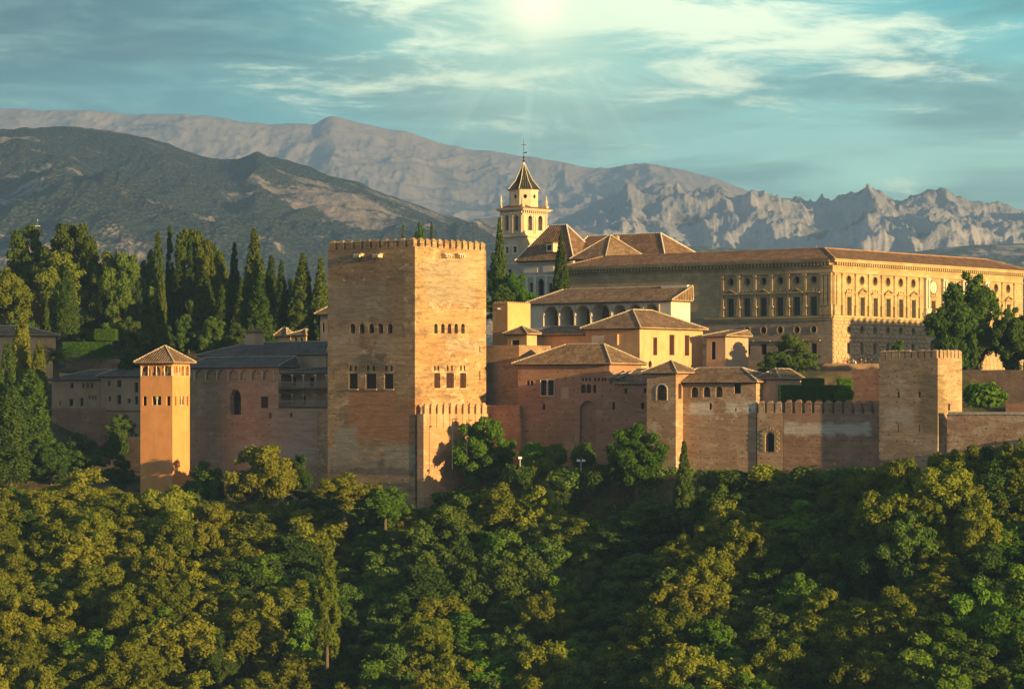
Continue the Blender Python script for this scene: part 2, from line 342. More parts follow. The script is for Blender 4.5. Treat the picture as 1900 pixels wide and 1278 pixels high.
M['roofred'] = rooftile('red_brown_tiles', (0.24, 0.14, 0.08), (0.46, 0.28, 0.165))
M['spire'] = rooftile('dark_glazed_tiles', (0.06, 0.055, 0.045), (0.10, 0.09, 0.07))
M['ridge'] = flat('mortared_ridge', (0.52, 0.44, 0.32), 0.9, 0.3, 3)
M['white_tile'] = flat('white_glazed_tile', (0.75, 0.70, 0.55), 0.4, 0.1)
M['wood'] = flat('weathered_wood', (0.10, 0.065, 0.04), 0.8, 0.3, 4)
M['woodgrey'] = flat('grey_wood', (0.30, 0.26, 0.21), 0.8, 0.2, 4)
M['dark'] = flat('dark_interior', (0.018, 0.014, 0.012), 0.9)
M['lattice'] = flat('brown_lattice', (0.13, 0.055, 0.035), 0.7, 0.3, 6)
M['column'] = flat('pale_column', (0.62, 0.54, 0.42), 0.6)
M['iron'] = flat('dark_iron', (0.05, 0.05, 0.05), 0.5)
M['bronze'] = flat('bell_bronze', (0.12, 0.11, 0.08), 0.4)
M['bark'] = flat('grey_bark', (0.13, 0.10, 0.07), 0.9, 0.3, 6)
def glass(name, col, rough):
    m, t, b = newmat(name); b.inputs['Base Color'].default_value = c4(col); b.inputs['Roughness'].default_value = rough; b.inputs['Specular IOR Level'].default_value = 0.6
    return m
M['glass'] = glass('green_window_glass', (0.05, 0.075, 0.06), 0.25)
M['pale'] = flat('white_paint', (0.78, 0.78, 0.76), 0.5, 0.05)
M['olive'] = leafmat('olive_gold_leaves', (0.115, 0.145, 0.016), (0.235, 0.25, 0.03))
M['green'] = leafmat('fresh_green_leaves', (0.07, 0.15, 0.015), (0.15, 0.245, 0.028))
M['deep'] = leafmat('deep_green_leaves', (0.052, 0.10, 0.022), (0.13, 0.195, 0.036), 0.35)
M['cyp'] = leafmat('cypress_needles', (0.038, 0.072, 0.012), (0.10, 0.14, 0.022), 0.15)
M['pine'] = leafmat('pine_needles', (0.055, 0.09, 0.012), (0.15, 0.18, 0.022), 0.15)
M['rust'] = leafmat('rust_brown_leaves', (0.18, 0.10, 0.04), (0.30, 0.17, 0.07), 0.2)
M['hedge'] = leafmat('hedge_leaves', (0.07, 0.14, 0.015), (0.13, 0.23, 0.025), 0.3)
# ------------------------------------------------------------------ building kit
class Face:
    """a vertical wall plane: origin O, direction d along it, n outward normal"""
    def __init__(s, O, d, n): s.O = Vector(O); s.d = Vector(d).normalized(); s.n = Vector(n).normalized()
    def s_of(s, px):
        k = (px - 950) / F; return (k * s.O.y - s.O.x) / (s.d.x - k * s.d.y)
    def z_of(s, py, ss): return (HZ - py) * (s.O.y + ss * s.d.y) / F
    def pt(s, ss, z, o=0.0):
        p = s.O + s.d * ss + s.n * o; return Vector((p.x, p.y, z))
    def shifted(s, o): return Face(s.O + s.n * o, s.d, s.n)
def axes(rot=0.0):
    c, q = math.cos(math.radians(rot)), math.sin(math.radians(rot))
    R = lambda a: Vector((a.x * c - a.y * q, a.x * q + a.y * c, 0))
    return R(U), R(V)
def op(f, x0, x1, y0, y1, kind='dark', arch=0, depth=0.45):
    """opening from pixels on face f; arch 0 square, 1 round-headed, 2 round hole"""
    a, b = sorted((f.s_of(x0), f.s_of(x1))); m = (a + b) / 2
    return dict(s0=a, s1=b, z0=f.z_of(y1, m), z1=f.z_of(y0, m), kind=kind, arch=arch, depth=depth)
def outline(o, n=8):
    s0, s1, z0, z1 = o['s0'], o['s1'], o['z0'], o['z1']; w = (s1 - s0) / 2; c = (s0 + s1) / 2
    if o['arch'] == 0: return [(s0, z0), (s1, z0), (s1, z1), (s0, z1)]
    if o['arch'] == 1:
        h = min(w, z1 - z0); zs = z1 - h
        return [(s0, z0), (s1, z0)] + [(c + w * math.cos(math.pi * k / n), zs + h * math.sin(math.pi * k / n)) for k in range(n + 1)]
    h = (z1 - z0) / 2; zc = (z0 + z1) / 2; n = 14
    return [(c + w * math.cos(2 * math.pi * k / n), zc + h * math.sin(2 * math.pi * k / n)) for k in range(n)]
def wall(mb, f, s0, s1, z0, z1, ops=()):
    ops = [o for o in ops if o['s0'] > s0 + 0.01 and o['s1'] < s1 - 0.01 and o['z0'] >= z0 and o['z1'] < z1]
    ss = sorted({s0, s1} | {o['s0'] for o in ops} | {o['s1'] for o in ops}); zs = sorted({z0, z1} | {o['z0'] for o in ops} | {o['z1'] for o in ops})
    for i in range(len(ss) - 1):
        if ss[i + 1] - ss[i] < 1e-5: continue
        j = 0
        while j < len(zs) - 1:
            cs = (ss[i] + ss[i + 1]) / 2
            hole = lambda q: any(o['s0'] < cs < o['s1'] and o['z0'] < (zs[q] + zs[q + 1]) / 2 < o['z1'] for o in ops)
            if hole(j): j += 1; continue
            k = j
            while k + 1 < len(zs) - 1 and not hole(k + 1): k += 1
            a, b, c, d = ss[i], ss[i + 1], zs[j], zs[k + 1]
            if d - c > 1e-5: mb.poly([f.pt(a, c), f.pt(b, c), f.pt(b, d), f.pt(a, d)], [(a, c), (b, c), (b, d), (a, d)])
            j = k + 1
    for o in ops:
        ol = outline(o); zt = o['z1']
        if o['arch'] == 1:
            arc = ol[2:]
            for a, b in zip(arc, arc[1:]): mb.poly([f.pt(*a), f.pt(*b), f.pt(b[0], zt), f.pt(a[0], zt)], [a, b, (b[0], zt), (a[0], zt)])
        if o['arch'] == 2:
            zc = (o['z0'] + o['z1']) / 2
            for k in range(len(ol)):
                a, b = ol[k], ol[(k + 1) % len(ol)]; e = o['z1'] if (a[1] + b[1]) / 2 > zc else o['z0']
                mb.poly([f.pt(*a), f.pt(*b), f.pt(b[0], e), f.pt(a[0], e)], [a, b, (b[0], e), (a[0], e)])
        dp = -o['depth']
        for k in range(len(ol)):
            a, b = ol[k], ol[(k + 1) % len(ol)]
            mb.poly([f.pt(*a), f.pt(*b), f.pt(b[0], b[1], dp), f.pt(a[0], a[1], dp)], [(0, a[1]), (0, b[1]), (0.4, b[1]), (0.4, a[1])])
        if o['kind'] == 'void': mb.poly([f.pt(a[0], a[1], dp) for a in ol], ol)
def fbox(mb, f, s0, s1, z0, z1, o0, o1):
    p = f.pt(s0, z0, o0); mb.box(p, f.d * (s1 - s0), f.n * (o1 - o0), Z * (z1 - z0))
def fill(f, o, root, frame=None):
    """puts a window (frame or lattice, with its pane) into the opening"""
    if o['kind'] in ('void',): return
    ol = outline(o); dp = o['depth']; s0, s1, z0, z1 = o['s0'], o['s1'], o['z0'], o['z1']
    k = o['kind']; mb = MB()
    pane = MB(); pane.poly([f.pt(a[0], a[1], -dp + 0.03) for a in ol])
    if k == 'dark':
        fm = MB()
        t = 0.10
        fbox(fm, f, s0 + .001, s1 - .001, z0 + .001, z0 + t, -dp + 0.04, -dp + 0.16)
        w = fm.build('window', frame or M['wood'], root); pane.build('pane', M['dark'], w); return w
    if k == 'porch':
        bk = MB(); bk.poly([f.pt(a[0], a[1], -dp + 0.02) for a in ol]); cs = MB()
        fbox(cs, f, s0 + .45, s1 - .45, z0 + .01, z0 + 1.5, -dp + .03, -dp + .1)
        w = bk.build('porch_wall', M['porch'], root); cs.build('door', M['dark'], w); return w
    if k in ('glass', 'sash'):
        t = min(0.10, (s1 - s0) * 0.12)
        for a, b in ((s0 + .002, s0 + t), (s1 - t, s1 - .002), ((s0 + s1) / 2 - t / 2, (s0 + s1) / 2 + t / 2)): fbox(mb, f, a, b, z0 + .002, z1 - .002, -dp + 0.05, -dp + 0.12)
        for q in range(1, 4):
            zz = z0 + (z1 - z0) * q / 4; fbox(mb, f, s0 + t, s1 - t, zz - .03, zz + .03, -dp + 0.06, -dp + 0.10)
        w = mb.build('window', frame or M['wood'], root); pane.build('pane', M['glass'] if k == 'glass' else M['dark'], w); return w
    if k == 'lattice':
        nx = max(3, int((s1 - s0) / 0.28)); nz = max(4, int((z1 - z0) / 0.28))
        for q in range(nx + 1):
            c = s0 + .03 + (s1 - s0 - .06) * q / nx; fbox(mb, f, c - .028, c + .028, z0 + .002, z1 - .002, -dp + .05, -dp + .11)
        for q in range(nz + 1):
            c = z0 + .03 + (z1 - z0 - .06) * q / nz; fbox(mb, f, s0 + .002, s1 - .002, c - .028, c + .028, -dp + .045, -dp + .105)
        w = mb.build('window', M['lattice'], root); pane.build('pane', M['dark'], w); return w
    if k == 'twin':      # two lights either side of a slim pale column
        c = (s0 + s1) / 2; mb.tube(f.pt(c, z0, -0.12), f.pt(c, z1 - 0.3, -0.12), 0.09, n=6); fbox(mb, f, c - .16, c + .16, z1 - .45, z1 - .02, -.25, -.02)
        fbox(mb, f, s0 + .002, s1 - .002, z0 + .001, z0 + .1, -.3, -.02)
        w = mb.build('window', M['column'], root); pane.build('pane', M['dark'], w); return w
class Bld: pass
def building(name, label, cat, pxc, Yc, pxl, pxr, yt, yb, mat, opL=(), opR=(), rot=0, group=None, zbot=None, LA=None, LB=None, extraL=None, extraR=None, cap=True, frame=None):
    B = Bld(); u, v = axes(rot); O = P(pxc, HZ, Yc); O.z = 0
    nL = -u; nR = -v
    B.FL = Face(O, v, nL); B.FR = Face(O, u, nR)
    B.LA = LA or B.FL.s_of(pxl); B.LB = LB or B.FR.s_of(pxr)
    B.z1 = zy(yt, Yc); B.z0 = zy(yb, Yc) if zbot is None else zbot; B.O = O; B.u = u; B.v = v; B.mat = mat
    ctr = O + v * B.LA / 2 + u * B.LB / 2; ctr.z = B.z0
    B.root = thing(name, ctr, label, cat, group)
    B.opL = [op(B.FL, *a) for a in opL]; B.opR = [op(B.FR, *a) for a in opR]
    if extraL: B.opL += extraL(B)
    if extraR: B.opR += extraR(B)
    mb = MB()
    wall(mb, B.FL, 0, B.LA, B.z0, B.z1, B.opL); wall(mb, B.FR, 0, B.LB, B.z0, B.z1, B.opR)
    fb = Face(O + u * B.LB, v, u); wall(mb, fb, 0, B.LA, B.z0, B.z1); fb = Face(O + v * B.LA, u, v); wall(mb, fb, 0, B.LB, B.z0, B.z1)
    if cap: mb.poly([O + Z * B.z1, O + u * B.LB + Z * B.z1, O + u * B.LB + v * B.LA + Z * B.z1, O + v * B.LA + Z * B.z1])
    B.wall = mb.build('wall', mat, B.root)
    for o in B.opL: fill(B.FL, o, B.root, frame)
    for o in B.opR: fill(B.FR, o, B.root, frame)
    return B
def loc(B, a, b, z): p = B.O + B.v * a + B.u * b; return Vector((p.x, p.y, z))
def capline(mb, a, b, r=0.11, step=0.42):
    a, b = Vector(a), Vector(b); n = max(2, int((b - a).length / step))
    for i in range(n):
        p = a.lerp(b, (i + 0.06) / n); q = a.lerp(b, (i + 0.94) / n); mb.tube(p + Z * 0.04, q + Z * 0.02, r * 1.05, r * 0.85, 5)
def roof(B, mat, ov=0.6, zr=None, yr=None, kind='hip', root=None, a0=0, a1=None, b0=0, b1=None, ze=None, ridgemat=None, hip0=1.0, hip1=1.0, th=0.16, caps=True, r=0.11):
    """kind hip: ridge along the longer side; pyramid; shedL: rises from the L face to the back; gable; hip0/hip1 shorten the hip at the start/end"""
    a1 = B.LA if a1 is None else a1; b1 = B.LB if b1 is None else b1; ze = B.z1 if ze is None else ze
    A0, A1, B0, B1 = a0 - ov, a1 + ov, b0 - ov, b1 + ov; la, lb = A1 - A0, B1 - B0
    if zr is None: zr = zy(yr, B.O.y + (la + lb) * 0.35)
    zc = ze + th
    c = [loc(B, A0, B0, zc), loc(B, A1, B0, zc), loc(B, A1, B1, zc), loc(B, A0, B1, zc)]
    ma, mbm = (A0 + A1) / 2, (B0 + B1) / 2
    if kind == 'pyramid': R = [loc(B, ma, mbm, zr)] * 2; along = 'a'
    elif kind == 'hip':
        along = 'a' if la >= lb else 'b'
        if along == 'a': R = [loc(B, A0 + lb / 2 * hip0, mbm, zr), loc(B, A1 - lb / 2 * hip1, mbm, zr)]
        else: R = [loc(B, ma, B0 + la / 2 * hip0, zr), loc(B, ma, B1 - la / 2 * hip1, zr)]
    elif kind == 'shedL': along = 'a'; R = [loc(B, A0 + (B1 - B0) * 0.45 * hip0, B1, zr), loc(B, A1 - (B1 - B0) * 0.45 * hip1, B1, zr)]
    mb = MB()
    def face(pts):
        e = (pts[1] - pts[0]).normalized(); nrm = e.cross(pts[2] - pts[0]).normalized(); w = nrm.cross(e)
        mb.poly(pts, [((p - pts[0]).dot(e), (p - pts[0]).dot(w)) for p in pts])
    if along == 'a': fs = [[c[0], c[1], R[1], R[0]], [c[1], c[2], R[1]], [c[2], c[3], R[0], R[1]], [c[3], c[0], R[0]]]
    else: fs = [[c[0], c[1], R[0]], [c[1], c[2], R[1], R[0]], [c[2], c[3], R[1]], [c[3], c[0], R[0], R[1]]]
    for q in fs:
        q2 = []
        for p in q:
            if not q2 or (p - q2[-1]).length > 1e-4: q2.append(p)
        if (q2[0] - q2[-1]).length < 1e-4: q2.pop()
        if len(q2) > 2: face(q2)
    # eave edge and soffit
    lo = [p - Z * th for p in c]
    for i in range(4): mb.poly([lo[i], lo[(i + 1) % 4], c[(i + 1) % 4], c[i]])
    mb.poly(lo)
    ro = mb.build('roof', mat, root or B.root)
    if caps:
        rm = MB()
        if (R[0] - R[1]).length > 0.3: capline(rm, R[0], R[1], r)
        link = {'a': ((0, 0), (3, 0), (1, 1), (2, 1)), 'b': ((0, 0), (1, 0), (2, 1), (3, 1))}[along]
        for i, j in link: capline(rm, c[i], R[j], r)
        rm.build('ridge_tiles', ridgemat or M['ridge'], ro)
    # rafter tails under the eaves in view
    rt = MB()
    for (f, l, off) in ((Face(loc(B, A0, b0, 0), B.v, -B.u), la, 0), (Face(loc(B, a0, B0, 0), B.u, -B.v), lb, 0)):
        n = max(2, int(l / 0.55))
        for i in range(n):
            ss = (i + 0.5) * l / n; fbox(rt, f, ss - .06, ss + .06, ze - 0.16, ze - 0.003, 0.01, ov * 0.85)
    rt.build('rafters', M['wood'], ro)
    return ro
def merlon_proto(w, h, t, cap, mat, root, at, d, n):
    """one merlon with a pointed cap, standing with its base centre at 'at'"""
    mb = MB(); d = Vector(d); n = Vector(n); o = Vector(at)
    mb.box(o - d * w / 2 - n * t / 2, d * w, n * t, Z * h)
    e = 0.05; q = [o - d * (w / 2 + e) - n * (t / 2 + e), o + d * (w / 2 + e) - n * (t / 2 + e), o + d * (w / 2 + e) + n * (t / 2 + e), o - d * (w / 2 + e) + n * (t / 2 + e)]
    q = [p + Z * (h + 0.002) for p in q]; q2 = [p + Z * 0.07 for p in q]; c = o + Z * (h + cap)
    k = 0.35; top = [c + (p - (o + Z * (h + .072))) * k for p in q2]
    for i in range(4):
        j = (i + 1) % 4; mb.poly([q[i], q[j], q2[j], q2[i]]); mb.poly([q2[i], q2[j], top[j], top[i]])
    mb.poly(top); mb.poly(q)
    return mb.build('merlon', mat, root, origin=o)
def merlons(f, s0, s1, n, z, w, h, cap, t, mat, root, inset=0.0):
    first = None; rnd = random.Random(n * 7 + int(z * 10))
    for i in range(n):
        s = s0 + (s1 - s0) * (i + 0.5) / n; at = f.pt(s, z + 0.002, -t / 2 - inset)
        if first is None: first = merlon_proto(w, h, t, cap, mat, root, at, f.d, f.n); c = first
        else: c = dup_part(first, root, at)
        c.scale = (1, 1, 0.93 + rnd.random() * 0.12)
def arcade(f, s0, s1, n, z0, z1, mat, root, dep=0.35, colr=0.09, rise=None, rail=False, name='arcade'):
    """row of n round arches on slim columns carried in front of a recess: arches part plus each column its own part"""
    mb = MB(); w = (s1 - s0) / n; rise = rise or w / 2; zs = z1 - rise - 0.1
    for i in range(n):
        a = s0 + i * w; r = w / 2 - colr * 1.2; c = a + w / 2; pts = [(c + r * math.cos(math.pi * k / 8), zs + rise * math.sin(math.pi * k / 8)) for k in range(9)]
        for o in (0.0, -dep):
            for p, q in zip(pts, pts[1:]): mb.poly([f.pt(p[0], p[1], o), f.pt(q[0], q[1], o), f.pt(q[0], z1, o), f.pt(p[0], z1, o)], [p, q, (q[0], z1), (p[0], z1)])
            for e, g2 in ((a, c - r), (c + r, a + w)): mb.poly([f.pt(e, zs, o), f.pt(g2, zs, o), f.pt(g2, z1, o), f.pt(e, z1, o)])
        for p, q in zip(pts, pts[1:]): mb.poly([f.pt(p[0], p[1], 0), f.pt(q[0], q[1], 0), f.pt(q[0], q[1], -dep), f.pt(p[0], p[1], -dep)])
    mb.build(name, mat, root)
    for i in range(n + 1):
        cm = MB(); s = s0 + i * w; cm.tube(f.pt(s, z0, -dep / 2), f.pt(s, zs - .12, -dep / 2), colr, n=8); fbox(cm, f, s - colr * 1.5, s + colr * 1.5, zs - .14, zs, -dep * .9, -dep * .1)
        cm.build('column', M['column'], root)
# ------------------------------------------------------------------ numpy noise
def _hash(ix, iy, seed):
    h = (ix.astype(np.int64) * 374761393 + iy.astype(np.int64) * 668265263 + seed * 1274126177) & 0xffffffff
    h = ((h ^ (h >> 13)) * 1274126177) & 0xffffffff
    return ((h ^ (h >> 16)) & 0xffff) / 65535.0
def vn(x, y, seed=0):
    ix, iy = np.floor(x), np.floor(y); fx, fy = x - ix, y - iy; fx = fx * fx * (3 - 2 * fx); fy = fy * fy * (3 - 2 * fy)
    a, b, c, d = _hash(ix, iy, seed), _hash(ix + 1, iy, seed), _hash(ix, iy + 1, seed), _hash(ix + 1, iy + 1, seed)
    return (a * (1 - fx) + b * fx) * (1 - fy) + (c * (1 - fx) + d * fx) * fy
def fbm(x, y, seed=0, o=6, g=0.5, ridged=False):
    s = 0; a = 1.0; t = 0
    for i in range(o):
        n = vn(x * 2 ** i + 17.3 * i, y * 2 ** i - 9.1 * i, seed + i)
        if ridged: n = 1 - abs(2 * n - 1); n = n * n
        s = s + n * a; t += a; a *= g
    return s / t
def gridmesh(name, X, Y, Zv, mat, kind='structure'):
    r, c = X.shape; me = bpy.data.meshes.new(name)
    co = np.stack([X, Y, Zv], -1).reshape(-1, 3).astype(np.float32)
    i = np.arange(r - 1)[:, None] * c + np.arange(c - 1)[None]; f = np.stack([i, i + 1, i + c + 1, i + c], -1).reshape(-1, 4)
    me.vertices.add(len(co)); me.vertices.foreach_set('co', co.ravel())
    me.loops.add(f.size); me.loops.foreach_set('vertex_index', f.ravel().astype(np.int32))
    me.polygons.add(len(f)); me.polygons.foreach_set('loop_start', np.arange(0, f.size, 4, dtype=np.int32))
    me.polygons.foreach_set('use_smooth', np.ones(len(f), bool))
    me.materials.append(mat); me.update(); me.validate()
    o = bpy.data.objects.new(name, me); C.objects.link(o); o['kind'] = kind; return o
# ------------------------------------------------------------------ terrain
KX = np.array([-900, -150, 250, 350, 588, 786, 905, 1105, 1254, 1450, 1740, 1900, 2600.0])
KY = np.array([470, 462, 452, 452, 446, 430, 440, 431, 418, 412, 394, 391, 372.0])
KB = np.array([-14, -14, -14.5, -15, -15.5, -16.5, -9.5, -9.0, -9.5, -9.5, -9.5, -8.5, -8.5])
def ground_z(x, y):
    x = np.asarray(x, float); y = np.asarray(y, float)
    px = np.clip(950 + F * x / np.maximum(y, 200.0), -900, 2600)
    yf = np.interp(px, KX, KY); zb = np.interp(px, KX, KB); dy = yf - y
    bulge = 3.0 * np.exp(-((px - 380) / 260) ** 2) + 1.5 * np.exp(-((px - 1400) / 210) ** 2) * np.clip((dy - 16) / 15, 0, 1) - 1.5 * np.exp(-((px - 1090) / 90) ** 2) + 2.0 * np.exp(-((px - 1790) / 190) ** 2)
    dd = np.clip(dy, 0, 110)
    front = zb - 1.0 - 0.60 * np.maximum(dd - 5, 0) + bulge * np.clip(dd / 18, 0, 1) + (vn(x / 14, y / 14, 3) - .5) * 2.0 * np.clip(dd / 10, 0, 1)
    front = front - 0.14 * x * np.clip((dd - 4) / 30, 0, 1)
    front = np.maximum(front, -92.0)
    front = np.where(y < 250, -4.0 - 0.352 * np.maximum(y, 0), front)
    left = np.interp(y, [448, 466, 480, 500, 530, 600, 900, 2000, 6000], [-13, -11, -8, 2.5, 8, 14, 14, 5, -10])
    mid = np.interp(y, [430, 445, 470, 500, 600, 900, 2000, 6000], [-9, -4, 3.5, 5, 8, 12, 5, -10])
    right = np.interp(y, [395, 400, 436, 441, 600, 900, 2000, 6000], [-8, -1.2, -1.0, 4.0, 5, 10, 5, -10])
    wl = np.clip((620 - px) / 60, 0, 1); wr = np.clip((px - 1400) / 30, 0, 1)
    back = left * wl + right * wr + mid * (1 - wl - wr)
    back = np.maximum(back, zb) if False else back
    k = np.clip(-dy / 4.0, 0, 1)
    return np.where(dy > 0, front, zb * (1 - k) + back * k)
def soil_mat():
    m, t, b = newmat('dry_earth_and_litter'); g = t.n('ShaderNodeNewGeometry').outputs['Position']
    n = t.noise(g, 0.25, 7, 0.65); t.lk(t.mix(t.ramp(n, 0.4, 0.62), (0.045, 0.05, 0.02), (0.13, 0.10, 0.055)), b.inputs['Base Color']); bump(t, b, n, 0.8, 0.5); return m
M['soil'] = soil_mat()
ys = np.concatenate([np.linspace(-400, 250, 20), np.linspace(258, 380, 30), np.linspace(381, 620, 200), np.geomspace(625, 13500, 50)])
xs = np.concatenate([-np.geomspace(6000, 150, 22), np.linspace(-145, 165, 180), np.geomspace(170, 6000, 22)])
XX, YY = np.meshgrid(xs, ys); gridmesh('ground', XX, YY, ground_z(XX, YY), M['soil'])
# ------------------------------------------------------------------ mountains
def hillmat(name, base, alt, wood, woodlo, woodhi, ws, bs=0.6, rock=None, dotscale=0.06):
    m, t, b = newmat(name); g = t.n('ShaderNodeNewGeometry'); p = g.outputs['Position']
    n = t.noise(p, ws, 9, 0.66, 0.6); n2 = t.noise(p, ws * 3.1, 8, 0.7, 0.4)
    col = t.mix(t.ramp(n2, 0.38, 0.64), base, alt)
    if rock: 
        nz = t.xyz(g.outputs['Normal']); col = t.mix(t.math('MULTIPLY', t.ramp(nz[2], 0.72, 0.45), t.ramp(n2, 0.35, 0.6)), col, rock)
    vo = t.n('ShaderNodeTexVoronoi'); t.lk(p, vo.inputs['Vector']); vo.inputs['Scale'].default_value = dotscale
    mask = t.ramp(t.math('ADD', n, t.math('MULTIPLY', t.math('SUBTRACT', n2, 0.5), 0.7)), woodlo, woodhi)
    dots = t.ramp(t.math('ADD', vo.outputs[0], t.math('MULTIPLY', t.math('SUBTRACT', mask, 0.5), 1.5)), 0.2, 0.9)
    wc = t.mix(t.ramp(vo.outputs[0], 0.15, 0.7), wood, tuple(x * 0.45 for x in wood))
    col = t.mix(mask if dotscale > 1 else t.math('MULTIPLY', t.math('ADD', mask, dots), 0.5), col, wc)
    t.lk(col, b.inputs['Base Color'])
    h = t.math('ADD', t.math('MULTIPLY', n2, 25.0), t.math('MULTIPLY', t.math('MULTIPLY', t.ramp(vo.outputs[0], 0.7, 0.0), mask), 5.0))
    bump(t, b, h, bs, 1.0); return m
def mountain(name, sky, rb, rr, mat, amp, ridged, seed, gul=(260, 900), nu=900, nr=200, pw=0.85, jag=0.0, zb=-12, fine=0.4):
    px = np.linspace(-700, 2600, nu); t = np.concatenate([np.linspace(0, 1, nr), np.linspace(1.03, 1.6, 16)])
    sx, sy = zip(*sky); yy = np.interp(px, sx, sy); ker = np.ones(5) / 5; yy = np.convolve(np.pad(yy, 2, 'edge'), ker, 'valid')
    PX, T = np.meshgrid(px, t); Yd = rb + (rr - rb) * T; X = (PX - 950) / F * Yd
    H = np.maximum((HZ - np.tile(yy, (len(t), 1))) / F * rr, 5)
    gx, gy = gul
    warp = (fbm(X / 900, Yd / 1600, seed + 50, 3) - .5) * 2.2
    n = fbm(X / gx + warp, Yd / gy + warp * .4, seed, 7, 0.52, ridged)
    n2 = fbm(X / (gx * .25), Yd / (gy * .3), seed + 9, 5, 0.55, ridged)
    body = np.clip(T, 0, 1) ** pw; back = np.where(T > 1, 1 - ((T - 1) / 0.6) ** 1.0 * 1.0, 1.0)
    env = np.clip(4 * np.clip(T, 0, 1) * (1.02 - np.clip(T, 0, 1)), 0, 1) ** 0.7
    Zv = zb + (H - zb) * body * back + amp * ((n - 0.5) * env * 2 + (n2 - .5) * fine * (env + 0.12)) + jag * (fbm(X / 60, Yd / 200, seed + 3, 4, .6) - .5) * np.clip(T, 0, 1) ** 3
    return gridmesh(name, X, Yd, Zv, mat)
far_sky = [(-700, 215), (-100, 206), (0, 205), (40, 204), (85, 208), (150, 207), (260, 213), (340, 213), (430, 222), (500, 228), (540, 225), (585, 228), (600, 218), (617, 213), (640, 219), (700, 232), (760, 243), (820, 263), (900, 278), (960, 287), (1000, 290), (1060, 303), (1130, 307), (1200, 305), (1260, 315), (1330, 330), (1400, 352), (1460, 365), (1550, 374), (1650, 380), (1750, 392), (1900, 410), (2600, 430)]
near_sky = [(-700, 330), (-300, 290), (0, 250), (40, 238), (75, 236), (130, 237), (200, 242), (270, 255), (340, 275), (400, 288), (450, 292), (466, 287), (475, 281), (486, 285), (500, 292), (560, 305), (640, 330), (700, 350), (760, 375), (830, 400), (900, 418), (960, 432), (1050, 452), (1150, 480), (1400, 520), (2600, 600)]
crag_sky = [(-700, 640), (700, 560), (900, 470), (980, 430), (1040, 408), (1085, 400), (1110, 378), (1150, 357), (1175, 345), (1190, 352), (1215, 348), (1237, 342), (1255, 354), (1300, 357), (1330, 350), (1345, 352), (1370, 366), (1395, 368), (1420, 363), (1445, 362), (1475, 366), (1505, 380), (1545, 382), (1590, 372), (1605, 360), (1621, 355), (1640, 365), (1665, 376), (1700, 368), (1725, 364), (1760, 372), (1800, 385), (1850, 394), (1900, 397), (2100, 410), (2600, 440)]
spur_sky = [(-700, 640), (500, 560), (760, 430), (850, 412), (900, 404), (940, 402), (1000, 420), (1040, 415), (1080, 424), (1130, 440), (1200, 452), (1300, 458), (1500, 470), (1700, 468), (1800, 455), (1900, 450), (2600, 470)]
M['farhill'] = hillmat('bare_high_slopes', (0.36, 0.32, 0.31), (0.44, 0.39, 0.37), (0.20, 0.23, 0.25), 0.58, 0.72, 0.0011, 0.5, dotscale=5)
M['nearhill'] = hillmat('pine_covered_hill', (0.25, 0.21, 0.18), (0.34, 0.29, 0.25), (0.066, 0.092, 0.084), 0.655, 0.515, 0.0026, 1.0, rock=(0.42, 0.36, 0.31), dotscale=0.16)
M['crag'] = hillmat('limestone_crags', (0.32, 0.33, 0.36), (0.44, 0.42, 0.43), (0.15, 0.18, 0.17), 0.60, 0.72, 0.003, 0.9, rock=(0.54, 0.51, 0.49), dotscale=5)
M['spur'] = hillmat('scrubby_foothill', (0.38, 0.30, 0.23), (0.46, 0.38, 0.30), (0.12, 0.14, 0.09), 0.58, 0.46, 0.004, 0.8, dotscale=0.09)
mountain('far_mountains', far_sky, 7600, 12000, M['farhill'], 90, True, 5, (620, 1500), pw=0.95, nu=1300, nr=300, fine=0.45)
mountain('limestone_mountains', crag_sky, 5200, 7400, M['crag'], 90, True, 21, (430, 720), pw=0.75, jag=16, nu=1500, nr=300, fine=0.85)
mountain('foothills', spur_sky, 3600, 4900, M['spur'], 26, True, 33, (260, 700), pw=0.8, nr=120)
mountain('pine_hill', near_sky, 2300, 4200, M['nearhill'], 44, True, 11, (330, 620), pw=0.8, jag=8, nu=1300, nr=320)
# ------------------------------------------------------------------ air
def make_haze():
    mb = MB(); mb.box((-3600, -420, -130), (7400, 0, 0), (0, 14800, 0), (0, 0, 1330))
    m = bpy.data.materials.new('hazy_air'); m.use_nodes = True; t = NT(m.node_tree); out = t.n('ShaderNodeOutputMaterial')
    v = t.n('ShaderNodeVolumePrincipled'); v.inputs['Color'].default_value = (0.30, 0.56, 1.0, 1); v.inputs['Density'].default_value = HAZE
    t.lk(v.outputs[0], out.inputs['Volume']); o = mb.build('haze', m); o['kind'] = 'stuff'
HAZE = 1.05e-4
make_haze()
# ------------------------------------------------------------------ the great square tower
def xs(*v): return list(v)
opL = [(x - 4.6, x + 4.6, 600.5, 618.5, 'dark', 1, 0.7) for x in (654, 671.5, 689, 706, 723.5)]
opL += [(x - 2.2, x + 2.2, 677.5, 688, 'dark', 1, 0.35) for x in (650.4, 659.5, 682.5, 693, 716.5, 726)]
opL += [(a, b, 693, 721, 'lattice', 0, 0.5) for a, b in ((647.3, 663.3), (678.5, 697.8), (713, 729.5))]
opR = [(x - 3.2, x + 3.2, 600.5, 618.5, 'dark', 1, 0.7) for x in (809, 821.8, 834.2, 846.5, 859)]
opR += [(x - 1.5, x + 1.5, 678, 688, 'dark', 1, 0.35) for x in (807, 813.3, 830.7, 838.6, 855.3, 861.9)]
opR += [(a, b, 692, 720, 'lattice', 0, 0.4) for a, b in ((805.8, 816.8), (828.2, 842.2), (853.7, 865))]
opR += [(889.5, 891.3, 642, 653, 'dark', 0, 0.4), (889.5, 891.3, 688, 706, 'dark', 0, 0.4)]
